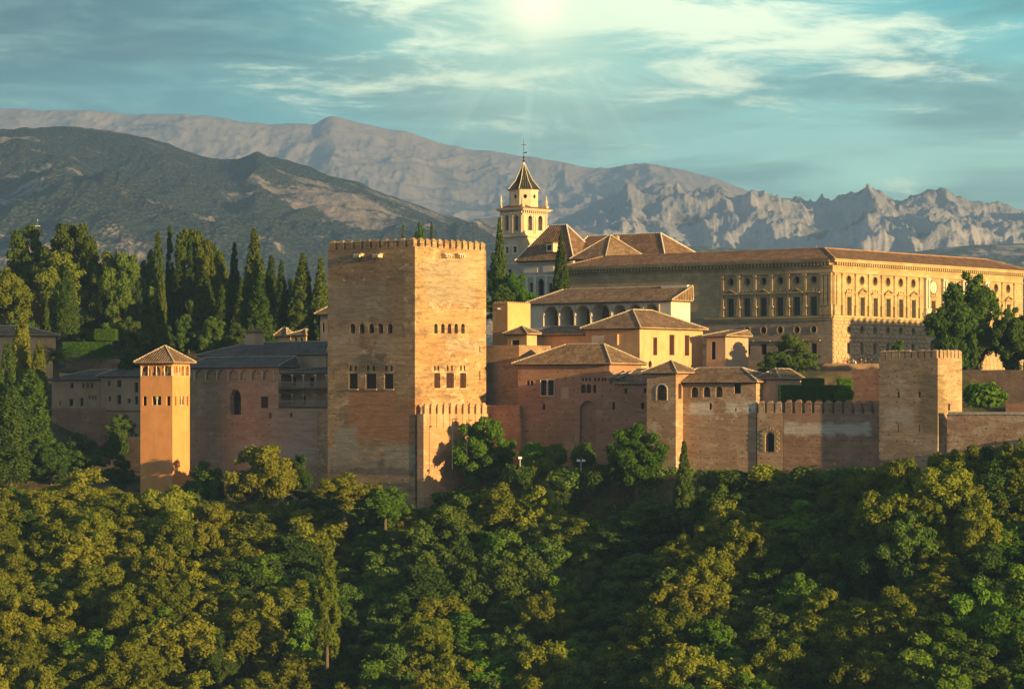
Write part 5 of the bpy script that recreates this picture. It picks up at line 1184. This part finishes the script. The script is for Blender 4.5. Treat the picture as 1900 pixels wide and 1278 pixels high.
for k, r in PROTO.items():
    H = 10; W_ = 8
    cr = [c for c in r.children if not c.name.startswith('trunk')][0]; co = np.empty(len(cr.data.vertices) * 3, np.float32); cr.data.vertices.foreach_get('co', co); co = co.reshape(-1, 3)
    PSIZE[k] = (float(np.percentile(co[:, 2], 99.7)), float(np.percentile(np.abs(co[:, 0]), 98) + np.percentile(np.abs(co[:, 1]), 98)))
used = set(); RS = random.Random(77)
def plant(key, px, ytop, wpx, Yd, label=None, cat='tree', group=None, zbase=None, ybot=None, name=None):
    """place a copy so that its top shows at row ytop and its crown is wpx wide at distance Yd"""
    H0, W0 = PSIZE[key]; x = (px - 950) * Yd / F; zt = zy(ytop, Yd)
    if ybot is not None: zb = zy(ybot, Yd)
    elif zbase is not None: zb = zbase
    else: zb = float(ground_z(x, Yd))
    h = max(zt - zb, 1.0); w = wpx * Yd / F; o = PROTO[key]; root = dup_tree(o, (x, Yd, zb), RS.random() * 6.28, (w / W0, w / W0, h / H0))
    if name: root.name = name
    if 'tmp' in root: del root['tmp']
    tag(root, label, cat, group); used.add(key); return root
CG = 'tall cypresses of the garden'
# (key, px, top row, width, distance, label)
LT = [
 ('pine0', 52, 421, 96, 560, 'broad dark stone pine at the left edge of the garden skyline', 600),
 ('pine1', 137, 418, 96, 556, 'light green stone pine with its crown just right of the darker one', 600),
 ('pine0', 165, 452, 60, 552, 'low shoulder of pine foliage beside the small yellow house', 600),
 ('pine1', 100, 470, 95, 548, 'lower pine crown below the two stone pines on the left', 610),
 ('olive1', 8, 503, 100, 520, 'bushy green tree filling the left edge below the pines', 640),
 ('rust', 66, 528, 42, 522, 'rusty orange autumn tree beside the thin pointed cypress', 625),
 ('cypfat', 124, 498, 44, 517, 'broad olive cypress standing alone above the garden hedge', 628),
 ('cypthin', 86, 540, 13, 512, 'thin pointed cypress next to the rusty autumn tree', 630),
 ('deep0', 232, 474, 84, 545, 'broad very dark tree between the yellow house and the cypress group', 650),
 ('cypthin', 188, 512, 22, 535, 'dark slim cypress in front of the small yellow house', 625),
 ('cyp0', 293, 434, 34, 548, 'dark cypress at the left shoulder of the round pine crown', 640),
 ('cypthin', 315, 421, 20, 552, 'tall thin cypress tip rising left of the round pine crown', 640),
 ('pine1', 358, 429, 84, 550, 'round bright stone pine crown topping the cypress group', 640),
 ('pine0', 412, 470, 48, 540, 'small rounded pine right of the bright round crown', 620),
 ('cyp1', 300, 475, 17, 522, 'slim sunlit cypress in the middle of the cypress group', 640),
 ('cyp2', 331, 475, 30, 524, 'sunlit teardrop cypress in front of the round pine', 645),
 ('cypthin', 352, 438, 20, 540, 'narrow cypress rising in front of the round pine crown', 640),
 ('deep1', 262, 520, 60, 530, 'drooping cedar-like tree left of the slim sunlit cypress', 650),
 ('cyp0', 435, 454, 28, 535, 'spiky fir-like cypress left of the tallest one', 640),
 ('cyp1', 472, 432, 50, 532, 'tallest broad cypress of the garden skyline', 650),
 ('cyp2', 503, 478, 40, 528, 'cypress leaning on the right side of the tallest one', 650),
 ('cyp0', 380, 505, 50, 520, 'wide dark cypress in the shaded middle of the group', 660),
 ('cyp1', 412, 532, 34, 514, 'shaded pointed cypress below the small rounded pine', 660),
 ('cyp2', 448, 520, 34, 512, 'shaded cypress below the fir-like one', 660),
 ('cyp0', 482, 510, 44, 510, 'shaded cypress at the foot of the tallest one', 660),
 ('cyp1', 522, 488, 28, 522, 'narrow sunlit cypress between the tallest and the conical one', 645),
 ('cyp2', 562, 473, 48, 520, 'conical sunlit cypress two places from the great tower', 645),
 ('cyp0', 595, 481, 36, 518, 'conical cypress nearest the great tower skyline', 645),
 ('cyp1', 578, 572, 22, 472, 'dark shaded cypress before the tiny arched pavilion', 700),
 ('cyp2', 592, 576, 24, 470, 'dark shaded cypress touching the left side of the great tower', 706),
 ('cyp0', 289, 549, 40, 486, 'bright cone-shaped cypress just behind the orange tower', 655),
 ('deep2', 250, 640, 56, 484, 'dark bushy tree behind the roof of the orange tower', 712),
 ('deep0', 350, 560, 56, 530, 'dark evergreen in the shade between the cypresses', 660),
 ('poplar', 40, 590, 56, 476, 'ragged sunlit poplar by the left edge', 860),
 ('poplar', 72, 640, 44, 472, 'shorter ragged poplar beside the palm', 850),
 ('poplar_shaded', 14, 640, 44, 470, 'poplar cut by the left edge of the view', 860),
 ('poplar_shaded', 56, 690, 90, 462, 'broad shaded poplar mass left of the red terrace wall', 900),
 ('poplar_shaded', 20, 720, 80, 458, 'shaded lower poplar at the left edge', 900),
 ('deep1', 150, 805, 90, 462, 'dark shaded tree in front of the red terrace wall', 890),
 ('deep2', 95, 815, 80, 458, 'dark shaded tree at the foot of the poplars', 905),
 ('deep0', 225, 770, 52, 470, 'dark shrubby tree under the balcony of the shaded house', 830),
 ('deep1', 225, 845, 50, 456, 'dark tree in the corner left of the orange tower', 915),
 ('palm', 104, 640, 88, 484, 'palm tree with drooping fronds above the shaded house roofs', 704),
 ('cypthin', 748, 420, 12, 540, 'small cypress tip left of the three above the battlements', 560),
 ('round', 779, 416, 24, 540, 'small bushy treetop peeping over the great tower battlements', 560),
 ('cypthin', 801, 414, 12, 540, 'small cypress tip right of the three above the battlements', 560),
 ('cyp0', 927, 407, 27, 505, 'tall slender cypress in front of the bell tower', 575),
 ('cyp1', 1041, 434, 28, 512, 'tall dark cypress before the church roof', 560),
 ('round', 955, 508, 62, 500, 'rounded green tree at the foot of the slender cypress', 600),
 ('deep0', 920, 470, 34, 520, 'loose green tree squeezed between great tower and slender cypress', 590),
 ('deep1', 935, 535, 80, 490, 'dark clipped evergreen mass above the orange turret', 600),
 ('deep1', 1472, 622, 108, 448, 'dark feathery tree in front of the palace windows', 712),
 ('deep0', 1440, 655, 60, 446, 'low dark tree beside the end of the gallery roof', 712),
 ('deep2', 1790, 512, 108, 452, 'big dark evergreen hiding the middle of the palace front', 705),
 ('deep0', 1766, 560, 72, 450, 'dark evergreen shoulder on the left of the big one', 705),
 ('deep1', 1816, 565, 68, 450, 'dark evergreen shoulder on the right of the big one', 705),
 ('deep2', 1888, 575, 84, 448, 'dark evergreen cut by the right edge', 705),
 ('deep0', 1668, 632, 34, 440, 'small dark shrub tree peeping above the corner tower', 700),
 ('round', 900, 778, 112, 430.5, 'big round bright green tree beside the battlemented foot of the great tower', 925),
 ('round', 1181, 790, 108, 413, 'rounded golden-green tree against the plain brick wing', 925),
 ('olive0', 486, 828, 112, 434, 'rounded tree before the mottled wing between the two towers', 970),
 ('deep2', 380, 858, 76, 440, 'small dark-green tree at the foot of the orange tower', 975),
 ('deep0', 556, 845, 60, 437, 'dark tree in the nook left of the great tower foot', 940),
 ('olive2', 160, 873, 134, 436, 'wide rounded olive-green tree below the shaded houses', 1000),
 ('cyp2', 1269, 821, 40, 396, 'lone tall cypress at the foot of the outer wall', 985),
 ('ivy', 607, 1003, 48, 386, 'ivy-wrapped pointed tree in the middle of the lower wood', 1225),
 ('olive3', 640, 880, 110, 414, 'rounded olive tree covering the left foot of the great tower', 965),
 ('green2', 715, 905, 80, 412, 'bushy tree under the middle of the great tower', 975),
 ('olive1', 320, 905, 110, 428, 'olive tree covering the foot of the orange tower', 1020),
 ('deep0', 195, 560, 70, 550, 'dark evergreen under the small yellow house', 670),
 ('deep1', 245, 540, 70, 556, 'dark evergreen behind the broad very dark tree', 670),
 ('deep2', 285, 520, 60, 560, 'dark evergreen behind the left shoulder cypress', 670),
 ('deep0', 330, 500, 70, 562, 'dark evergreen right beneath the round pine crown', 670),
 ('deep1', 385, 520, 70, 560, 'dark evergreen beneath the small rounded pine', 670),
 ('deep2', 430, 515, 60, 558, 'dark evergreen behind the fir-like cypress', 670),
 ('deep0', 465, 530, 60, 556, 'dark evergreen directly behind the tallest cypress', 670),
 ('deep1', 515, 540, 60, 556, 'dark evergreen behind the narrow sunlit cypress', 670),
 ('deep2', 550, 545, 60, 556, 'dark evergreen behind the conical cypress', 670),
 ('deep0', 590, 545, 60, 552, 'dark evergreen close to the great tower skyline', 670),
 ('deep1', 160, 575, 60, 548, 'dark evergreen above the garden hedges', 670),
 ('deep2', 30, 560, 90, 545, 'dark evergreen under the leftmost stone pine', 670),
 ('deep0', 85, 560, 80, 548, 'dark evergreen behind the rusty autumn tree', 670),
 ('deep1', 345, 585, 60, 512, 'low dark evergreen left in the shaded cypress stand', 670),
 ('deep2', 395, 590, 60, 510, 'low dark evergreen in the middle of the shaded cypress stand', 670),
 ('deep0', 300, 600, 50, 511, 'low dark evergreen above the orange tower roof', 670),
 ('deep1', 440, 600, 50, 508, 'low dark evergreen right in the shaded cypress stand', 670),
 ('deep2', 245, 590, 60, 520, 'low dark evergreen beside the bright hedge block', 670),
 ('deep0', 200, 600, 46, 530, 'low dark evergreen behind the bright hedge block', 670),
 ('pine1', 205, 470, 60, 548, 'bright pine shoulder between the yellow house and the broad very dark tree', 650),
 ('deep2', 275, 470, 60, 556, 'dark rounded evergreen left of the round bright pine group', 650),
 ('pine0', 385, 448, 60, 546, 'pine crown filling the dip right of the round bright pine', 650),
 ('deep1', 545, 520, 50, 540, 'dark evergreen between the narrow sunlit and conical cypresses', 650),
 ('deep0', 2290, 585, 70, 432, 'evergreen added beyond the right edge to cast shade beside the added keep', 700),  # three unseen trees added as blockers to cast shade into the view
 ('deep1', 2330, 560, 90, 436, 'taller evergreen added beyond the right edge to cast shade beside the added keep', 700),
 ('deep2', 2250, 600, 70, 426, 'shortest evergreen added beyond the right edge to cast shade beside the added keep', 700),
]
for k, px, yt, w, Yd, lab, yb in LT:
    if k.startswith('cyp') and 200 < px < 620 and yb < 680: w *= 1.12
    plant(k, px, yt, w, Yd, lab, 'tree', CG if (k.startswith('cyp') and px < 620) else None, ybot=yb)
# shrubs at the wall foot and in the terraces
SB = [('bushg', 990, 822, 44, 424, 'leafy shrub at the foot of the brick hall below its double window', 868), ('bushd', 1028, 824, 46, 424.5, 'dark shrub at the wall foot under the blocked window', 866), ('bushd', 1082, 822, 42, 423, 'dark shrub inside the big walled-up arch', 868),
 ('busho', 1010, 850, 50, 420, 'pale shrub below the lit floodlights terrace', 884), ('bushd', 960, 862, 60, 418, 'low shrub right of the big round green tree', 905), ('bushd', 1050, 868, 70, 416, 'low dark shrub below the white floodlights', 905), ('bushd', 1110, 862, 60, 415, 'dark low shrub left of the golden-green tree', 900),
 ('bushd', 1322, 872, 50, 404, 'dark shrub right of the lone cypress', 905), ('bushd', 1360, 872, 70, 402, 'dark shrub beneath the gallery house', 905), ('busho', 1420, 862, 60, 401, 'pale shrub below the small stone doorway', 895), ('bushd', 1490, 866, 70, 398, 'dark shrub below the banded wall, left one', 905), ('bushd', 1560, 868, 76, 396, 'dark shrub below the banded wall, right one', 905),
 ('bushg', 1827, 711, 78, 408, 'rounded dark bush behind the outer wall at the right', 756), ('bushg', 1566, 716, 34, 410, 'round green bush at the end of the tall hedge', 748),
 ('bushd', 215, 800, 40, 464, 'dark shrub under the shaded house', 850), ('bushd', 640, 905, 60, 422, 'low shrub at the corner of the tower foot', 940)]
for k, px, yt, w, Yd, lab, yb in SB: plant(k, px, yt, w, Yd, lab, 'shrub', ybot=yb)
# clipped hedges: a solid core with leaves all over it
def hedge(px0, px1, yt, yb, Yd, depth, label, seed):
    x0, x1 = (px0 - 950) * Yd / F, (px1 - 950) * Yd / F; z0, z1 = zy(yb, Yd), zy(yt, Yd)
    root = thing('hedge', ((x0 + x1) / 2, Yd, z0), label, 'hedge'); mb = MB(); mb.box((x0 + .1, Yd - depth / 2 + .1, z0), (x1 - x0 - .2, 0, 0), (0, depth - .2, 0), (0, 0, z1 - z0 - .1)); mb.build('branches', M['hedge'], root)
    g = np.random.default_rng(seed); n = int((x1 - x0 + depth) * (z1 - z0 + depth) * 90); c = np.stack([g.uniform(x0, x1, n), Yd + g.uniform(-1, 1, n) * depth / 2, g.uniform(z0, z1, n)], 1)
    w = g.random(n); c[:, 1] = np.where(w < .5, Yd - depth / 2, c[:, 1]); c[:, 2] = np.where((w >= .5) & (w < .8), z1, c[:, 2]); c[:, 0] = np.where(w >= .9, x1, np.where(w >= .8, x0, c[:, 0]))
    c -= np.array([(x0 + x1) / 2, Yd, z0]); o = leafmesh('leaves', c, np.full(n, .1), 8, .09, M['hedge'], seed + 1); o.parent = root
hedge(1446, 1566, 716, 748, 411, 1.6, 'long tall clipped hedge behind the banded battlement wall', 1)
hedge(1489, 1527, 703, 716, 413, 1.6, 'short raised block of hedge catching the sun above the long one', 2)
hedge(1555, 1580, 704, 717, 413.5, 1.4, 'dark clipped hedge end beside the red retaining wall', 3)
hedge(178, 216, 612, 631, 512, 3, 'bright green clipped hedge block on the garden terrace', 4)
hedge(118, 206, 636, 662, 508, 1.5, 'long dark clipped hedge under the bright one', 5)
# ------------------------------------------------------------------ the wood on the slope
ZN = [(-200, 130, 'by the left edge'), (130, 250, 'below the shaded houses'), (250, 370, 'below the orange tower'), (370, 480, 'below the blind arcade'), (480, 600, 'below the wooden balconies'), (600, 700, 'below the great tower\'s left half'), (700, 800, 'below the great tower\'s corner'), (800, 910, 'below the pointed merlons'), (910, 1010, 'below the double window'), (1010, 1110, 'below the walled-up arch'), (1110, 1200, 'below the golden-green wall tree'), (1200, 1300, 'below the lone cypress'), (1300, 1400, 'below the gallery house'), (1400, 1470, 'below the stone doorway'), (1470, 1550, 'below the hedge'), (1550, 1640, 'below the palace corner'), (1640, 1760, 'below the corner tower'), (1760, 1850, 'below the big dark evergreen'), (1850, 2200, 'by the right edge')]
RW_ = [(0, 930, 'top'), (930, 1000, 'second'), (1000, 1070, 'third'), (1070, 1140, 'fourth'), (1140, 1210, 'fifth'), (1210, 1700, 'lowest')]
ORD = ['first', 'second', 'third', 'fourth', 'fifth', 'sixth', 'seventh', 'eighth']
LX = [-200, 0, 90, 160, 230, 255, 345, 480, 560, 600, 640, 700, 786, 850, 960, 1000, 1100, 1236, 1244, 1294, 1302, 1400, 1500, 1560, 1630, 1700, 1800, 1900, 2200]
LY = [900, 905, 900, 880, 908, 912, 925, 935, 928, 905, 895, 908, 938, 895, 900, 905, 912, 915, 965, 965, 890, 872, 866, 860, 866, 835, 820, 810, 800]
def wood():
    rnd = random.Random(2024); taken = [((px - 950) * Yd / F, Yd) for k, px, yt, w, Yd, lab, yb in LT if Yd < 437]; out = []
    tint = {'olive': 'olive-gold', 'green': 'fresh green', 'deepx': 'dark green'}
    row = 0; dy = 7.0
    while dy < 74:
        row += 1; k = -0.215 + (row % 2) * .006
        while k < .215:
            px = 950 + F * k; yf = float(np.interp(px, KX, KY)); y = yf - dy + rnd.uniform(-1.6, 1.6); x = k * y + rnd.uniform(-1.4, 1.4); k += 5.6 / 395
            if any((x - a) ** 2 + (y - b) ** 2 < 13 for a, b in taken): continue
            px = 950 + F * x / y; gz = float(ground_z(x, y))
            n = float(fbm(np.array([x / 22.]), np.array([y / 14.]), 5, 3)[0]); u = rnd.random()
            if (560 < px < 700 and u < .35) or (850 < px < 1000 and u < .55) or (1150 < px < 1450 and dy < 22) : 
                key = 'green' if (px < 1050 and u < .75) else 'deepx'
            elif 1010 < px < 1230: key = 'deepx' if u < .62 else ('green' if u < .8 else 'olive')
            elif px < 560: key = 'olive' if u < .72 else ('green' if u < .84 else 'deepx')
            elif 1180 < px < 1720 and dy > 20: key = 'olive' if u < .66 else ('green' if u < .84 else 'deepx')
            else: key = 'olive' if n > .45 and u < .75 else ('green' if u < .45 else 'deepx')
            h = rnd.uniform(7.0, 11.5) if key != 'green' else rnd.uniform(7, 10.5); w = rnd.uniform(6.4, 9.8)
            if dy < 12: h *= .62; w *= .75
            if 920 < px < 1620 and dy < 16: h *= .62; key = 'deepx' if u < .7 else 'olive'
            if 1600 < px: h *= 1.08
            if 1120 < px < 1300 and dy < 34: h *= .75
            pt = HZ - F * (gz + h) / y; lim = float(np.interp(px, LX, LY)) + rnd.uniform(0, 14)
            if pt < lim:
                h = (HZ - lim) * y / F - gz; w *= .8; pt = lim
                if h < 3.2: continue
            if pt > 1330 or abs(px - 950) > 1060: continue
            out.append([px, pt, x, y, gz, h, w, key])
        dy += 5.0 + dy * .012
    cells = {}
    for t in out:
        c = [z for z in ZN if z[0] <= t[0] < z[1]]; r = [z for z in RW_ if z[0] <= t[1] < z[1]]
        if not c or not r: c, r = [ZN[0] if t[0] < 0 else ZN[-1]], [RW_[-1]]
        cells.setdefault((c[0][2], r[0][2], t[7]), []).append(t)
    names = {'olive': ('olive-gold bushy tree', 4), 'green': ('fresh green tree', 3), 'deepx': ('dark green tree', 3)}
    for (cz, rz, key), lst in cells.items():
        lst.sort()
        for i, (px, pt, x, y, gz, h, w, key) in enumerate(lst):
            nm, cnt = names[key]; kk = key.replace('x', '') + str(rnd.randrange(cnt)); H0, W0 = PSIZE[kk]
            root = dup_tree(PROTO[kk], (x, y, gz), rnd.random() * 6.283, (w / W0, w / W0 * rnd.uniform(.9, 1.1), h / H0))
            if 'tmp' in root: del root['tmp']
            where = '%s, %s row of the wood' % (cz, rz)
            lab = nm + ' ' + where if len(lst) == 1 else '%s %s, %s' % (ORD[min(i, 7)], nm.replace(' bushy', ''), where)
            root.name = 'broadleaf_tree'; tag(root, lab, 'tree', 'trees of the wood on the slope')
    print('WOOD', len(out))
wood()
# undergrowth that nobody could count
def undergrowth():
    g = np.random.default_rng(9); n = 2600; k = g.uniform(-.2, .2, n); px = 950 + F * k; yf = np.interp(px, KX, KY); y = yf - g.uniform(1.0, 62, n); x = k * y; z = ground_z(x, y)
    o = leafmesh('undergrowth', np.stack([x, y, z + .3], 1), g.uniform(.5, 1.3, n), 34, .2, M['deep'], 10); o['kind'] = 'stuff'
undergrowth()
# ------------------------------------------------------------------ small things
def lamp(px, yb, yt, Yd, label):
    p = P(px, yb, Yd); h = zy(yt, Yd) - p.z; r = thing('street_lamp', p, label, 'lamp'); mb = MB(); mb.tube(p - Z * 1.5, p + Z * h, .07, .05); mb.build('pole', M['iron'], r)
    mb = MB(); mb.tube(p + Z * h, p + Z * (h + .05) + Vector((.45, 0, 0)), .04); mb.box(p + Z * (h - .08) + Vector((.3, -.15, 0)), (.5, 0, .04), (0, .3, 0), (0, 0, .14)); mb.build('lamp_head', M['iron'], r)
lamp(839, 850, 777, 421, 'thin street lamp standing before the pointed merlons, left one')
lamp(866, 850, 780, 424, 'thin street lamp half hidden by the round green tree, right one')
def flood(px, yb, yt, Yd, label, n):
    p = P(px, yb, Yd); r = thing('floodlight', p, label, 'floodlight'); h = zy(yt, Yd) - p.z; mb = MB(); mb.tube(p - Z * 1.0, p + Z * (h - .1), .04); mb.build('pole', M['pale'], r)
    for i in range(n):
        c = p + Z * h + Vector(((i - (n - 1) / 2) * .7, 0, 0)); mb = MB(); q = [c + Vector((a * .24, b, cc)) for a, b, cc in ((-1, -.2, -.15), (1, -.2, -.15), (1, -.12, .15), (-1, -.12, .15))]; s = [c + Vector((a * .15, .25, cc)) for a, cc in ((-1, -.08), (1, -.08), (1, .09), (-1, .09))]
        mb.poly(q); mb.poly(s)
        for k in range(4): mb.poly([q[k], q[(k + 1) % 4], s[(k + 1) % 4], s[k]])
        mb.build('lamp_housing', M['pale'], r)
flood(965, 857, 849, 417, 'single white floodlight on a short post right of the round green tree', 1)
flood(1078, 860, 854, 415, 'pair of white floodlights in front of the walled-up arch', 2)
# radio mast on the hill side
p = P(70, 425, 1500); p.z = float(zy(425, 1500)); r = thing('radio_mast', p, 'thin lattice radio mast far off on the pine hill above the stone pines', 'mast'); mb = MB()
for a, b in ((-1, -1), (1, -1), (1, 1), (-1, 1)): mb.tube(p + Vector((a * .4, b * .4, -25)), p + Vector((a * .15, b * .15, 4)), .07, .05, 4)
for i in range(14): zz = -24 + i * 2; w = .4 - .25 * i / 16; mb.tube(p + Vector((-w, -w, zz)), p + Vector((w, -w, zz + 2)), .04, n=3); mb.tube(p + Vector((w, w, zz)), p + Vector((-w, w, zz + 2)), .04, n=3)
mb.build('lattice_mast', M['iron'], r); mb = MB(); mb.tube(p + Z * 1.5 - Vector((1.2, 0, 0)), p + Z * 1.5 + Vector((1.2, 0, 0)), .2, n=6); mb.tube(p + Z * 1.5, p + Z * 5, .12, n=8); mb.build('antenna', M['pale'], r)
# ------------------------------------------------------------------ visitors on the palace terrace
SK = flat('skin', (0.50, 0.30, 0.20), .6, .05)
def skin_mesh(name, pts, edges, mat):
    me = bpy.data.meshes.new(name); me.from_pydata([p[0] for p in pts], edges, []); o = bpy.data.objects.new(name, me); C.objects.link(o)
    md = o.modifiers.new('Skin', 'SKIN'); sv = me.skin_vertices[0].data
    for i, p in enumerate(pts): sv[i].radius = (p[1], p[1] * (p[2] if len(p) > 2 else 1))
    sv[0].use_root = True; s = o.modifiers.new('Sub', 'SUBSURF'); s.levels = 1; s.render_levels = 1
    dg = bpy.context.evaluated_depsgraph_get(); m2 = bpy.data.meshes.new_from_object(o.evaluated_get(dg)); bpy.data.objects.remove(o)
    m2.materials.clear(); m2.materials.append(mat); m2.polygons.foreach_set('use_smooth', [True] * len(m2.polygons)); n = bpy.data.objects.new(name, m2); C.objects.link(n); return n
def person(at, rot, top, legs, hair, label, pose=0, h=1.7):
    r = thing('person', at, label, 'person', 'visitors resting on the palace terrace'); k = h / 1.75; a = .12 + .1 * (pose == 1); fw = .25 if pose == 2 else 0
    J = [((0, 0, .95), .13, .8), ((0, 0, 1.15), .12, .75), ((0, 0, 1.38), .155, .6), ((0, 0, 1.48), .06), ((0, -.01, 1.56), .075), ((0, -.01, 1.66), .095), ((0, 0, 1.74), .05),
         ((.19, 0, 1.40), .055), ((.24 + a, -.05 - fw, 1.14), .042), ((.22 + a, -.2 - fw, .95), .03), ((.21 + a, -.25 - fw, .86), .028), ((-.19, 0, 1.40), .055), ((-.24 - a * .3, .02, 1.13), .042), ((-.25, -.08, .9), .03), ((-.25, -.11, .8), .028),
         ((.1, 0, .85), .09), ((.11, -.03, .48), .06), ((.12, .03, .09), .04), ((.13, -.13, .04), .035), ((-.1, 0, .85), .09), ((-.12, -.02 - .1 * (pose == 1), .48), .06), ((-.13, .04, .09), .04), ((-.14, -.12, .04), .035)]
    E = [(0, 1), (1, 2), (2, 3), (3, 4), (4, 5), (5, 6), (2, 7), (7, 8), (8, 9), (9, 10), (2, 11), (11, 12), (12, 13), (13, 14), (0, 15), (15, 16), (16, 17), (17, 18), (0, 19), (19, 20), (20, 21), (21, 22)]
    b = skin_mesh('body', J, E, SK)
    T2 = [(J[i][0], J[i][1] * 1.18, J[i][2] if len(J[i]) > 2 else 1) for i in (0, 1, 2, 7, 8, 11, 12)]; s = skin_mesh('shirt', T2, [(0, 1), (1, 2), (2, 3), (3, 4), (2, 5), (5, 6)], top)
    T3 = [((0, 0, .94), .135, .85)] + [(J[i][0], J[i][1] * 1.2) for i in (15, 16, 17, 19, 20, 21)]; l = skin_mesh('trousers', T3, [(0, 1), (1, 2), (2, 3), (0, 4), (4, 5), (5, 6)], legs)
    mb = MB(); mb.lathe((0, .025, 1.64), [(.10, -.05), (.118, .02), (.108, .09), (.06, .135), (.01, .148)], 9); hr = mb.build('hair', hair, smooth=True)
    for o in (b, s, l, hr): o.parent = r
    hr.location = (0, 0, 0); r.rotation_euler = (0, 0, rot); r.scale = (k, k, k); return r
cm = lambda n, c: flat(n, c, .85, .08, 8)
RED, NAVY, WHT, BLK, GRY, MAR = cm('red_cloth', (.5, .12, .1)), cm('navy_cloth', (.04, .05, .1)), cm('white_cloth', (.8, .82, .88)), cm('black_cloth', (.02, .02, .025)), cm('grey_cloth', (.3, .3, .34)), cm('maroon_cloth', (.2, .03, .05))
HB_, HD = cm('brown_hair', (.1, .06, .03)), cm('dark_hair', (.02, .015, .01))
PT = float(zy(684, 481))
for px, top, legs, hair, lab, pose, rot, h, Yd in ((1567, RED, GRY, HB_, 'person in a red top at the left end of the terrace visitors', 0, .3, 1.7, 481), (1573, NAVY, NAVY, HD, 'person in dark blue beside the one in red', 1, 2.9, 1.72, 481.3),
    (1582.5, WHT, BLK, HD, 'person in a white shirt leaning forward', 2, -.6, 1.78, 480.7), (1587.5, WHT, GRY, HB_, 'shorter person in white beside the leaning one', 0, 1.2, 1.45, 480.4), (1592.5, RED, NAVY, HB_, 'person in red between white and black shirts', 0, -.2, 1.6, 481.2),
    (1598, BLK, BLK, HD, 'person dressed all in black', 1, 3.0, 1.76, 480.8), (1606, GRY, NAVY, HB_, 'person in grey a little apart to the right', 0, .8, 1.6, 481), (1611, GRY, GRY, HD, 'person in grey next to the one in maroon', 2, -2.0, 1.55, 481.4), (1617, MAR, BLK, HD, 'person in maroon nearest the corner tower', 0, 0.1, 1.72, 480.6)):
    person(P(px, HZ, Yd) + Z * PT, rot, top, legs, hair, lab, pose, h)
mb = MB(); mb.box(P(1440, HZ, 476) + Z * (PT - 4), P(1700, HZ, 473) - P(1440, HZ, 476), (0, .5, 0), Z * 4.75); tw = mb.build('parapet_wall', M['roughwall']); tag(tw, 'long low parapet wall the terrace visitors stand behind', 'wall')
mb = MB(); mb.box(P(1440, HZ, 476.6) + Z * (PT - 4), P(1700, HZ, 473.6) - P(1440, HZ, 476.6), (0, 12, 0), Z * 4.0); tt = mb.build('terrace_paving', M['ridge']); tt['kind'] = 'structure'
# prototypes were only patterns to copy from
for k, r in PROTO.items():
    for c in list(r.children): bpy.data.objects.remove(c)
    bpy.data.objects.remove(r)
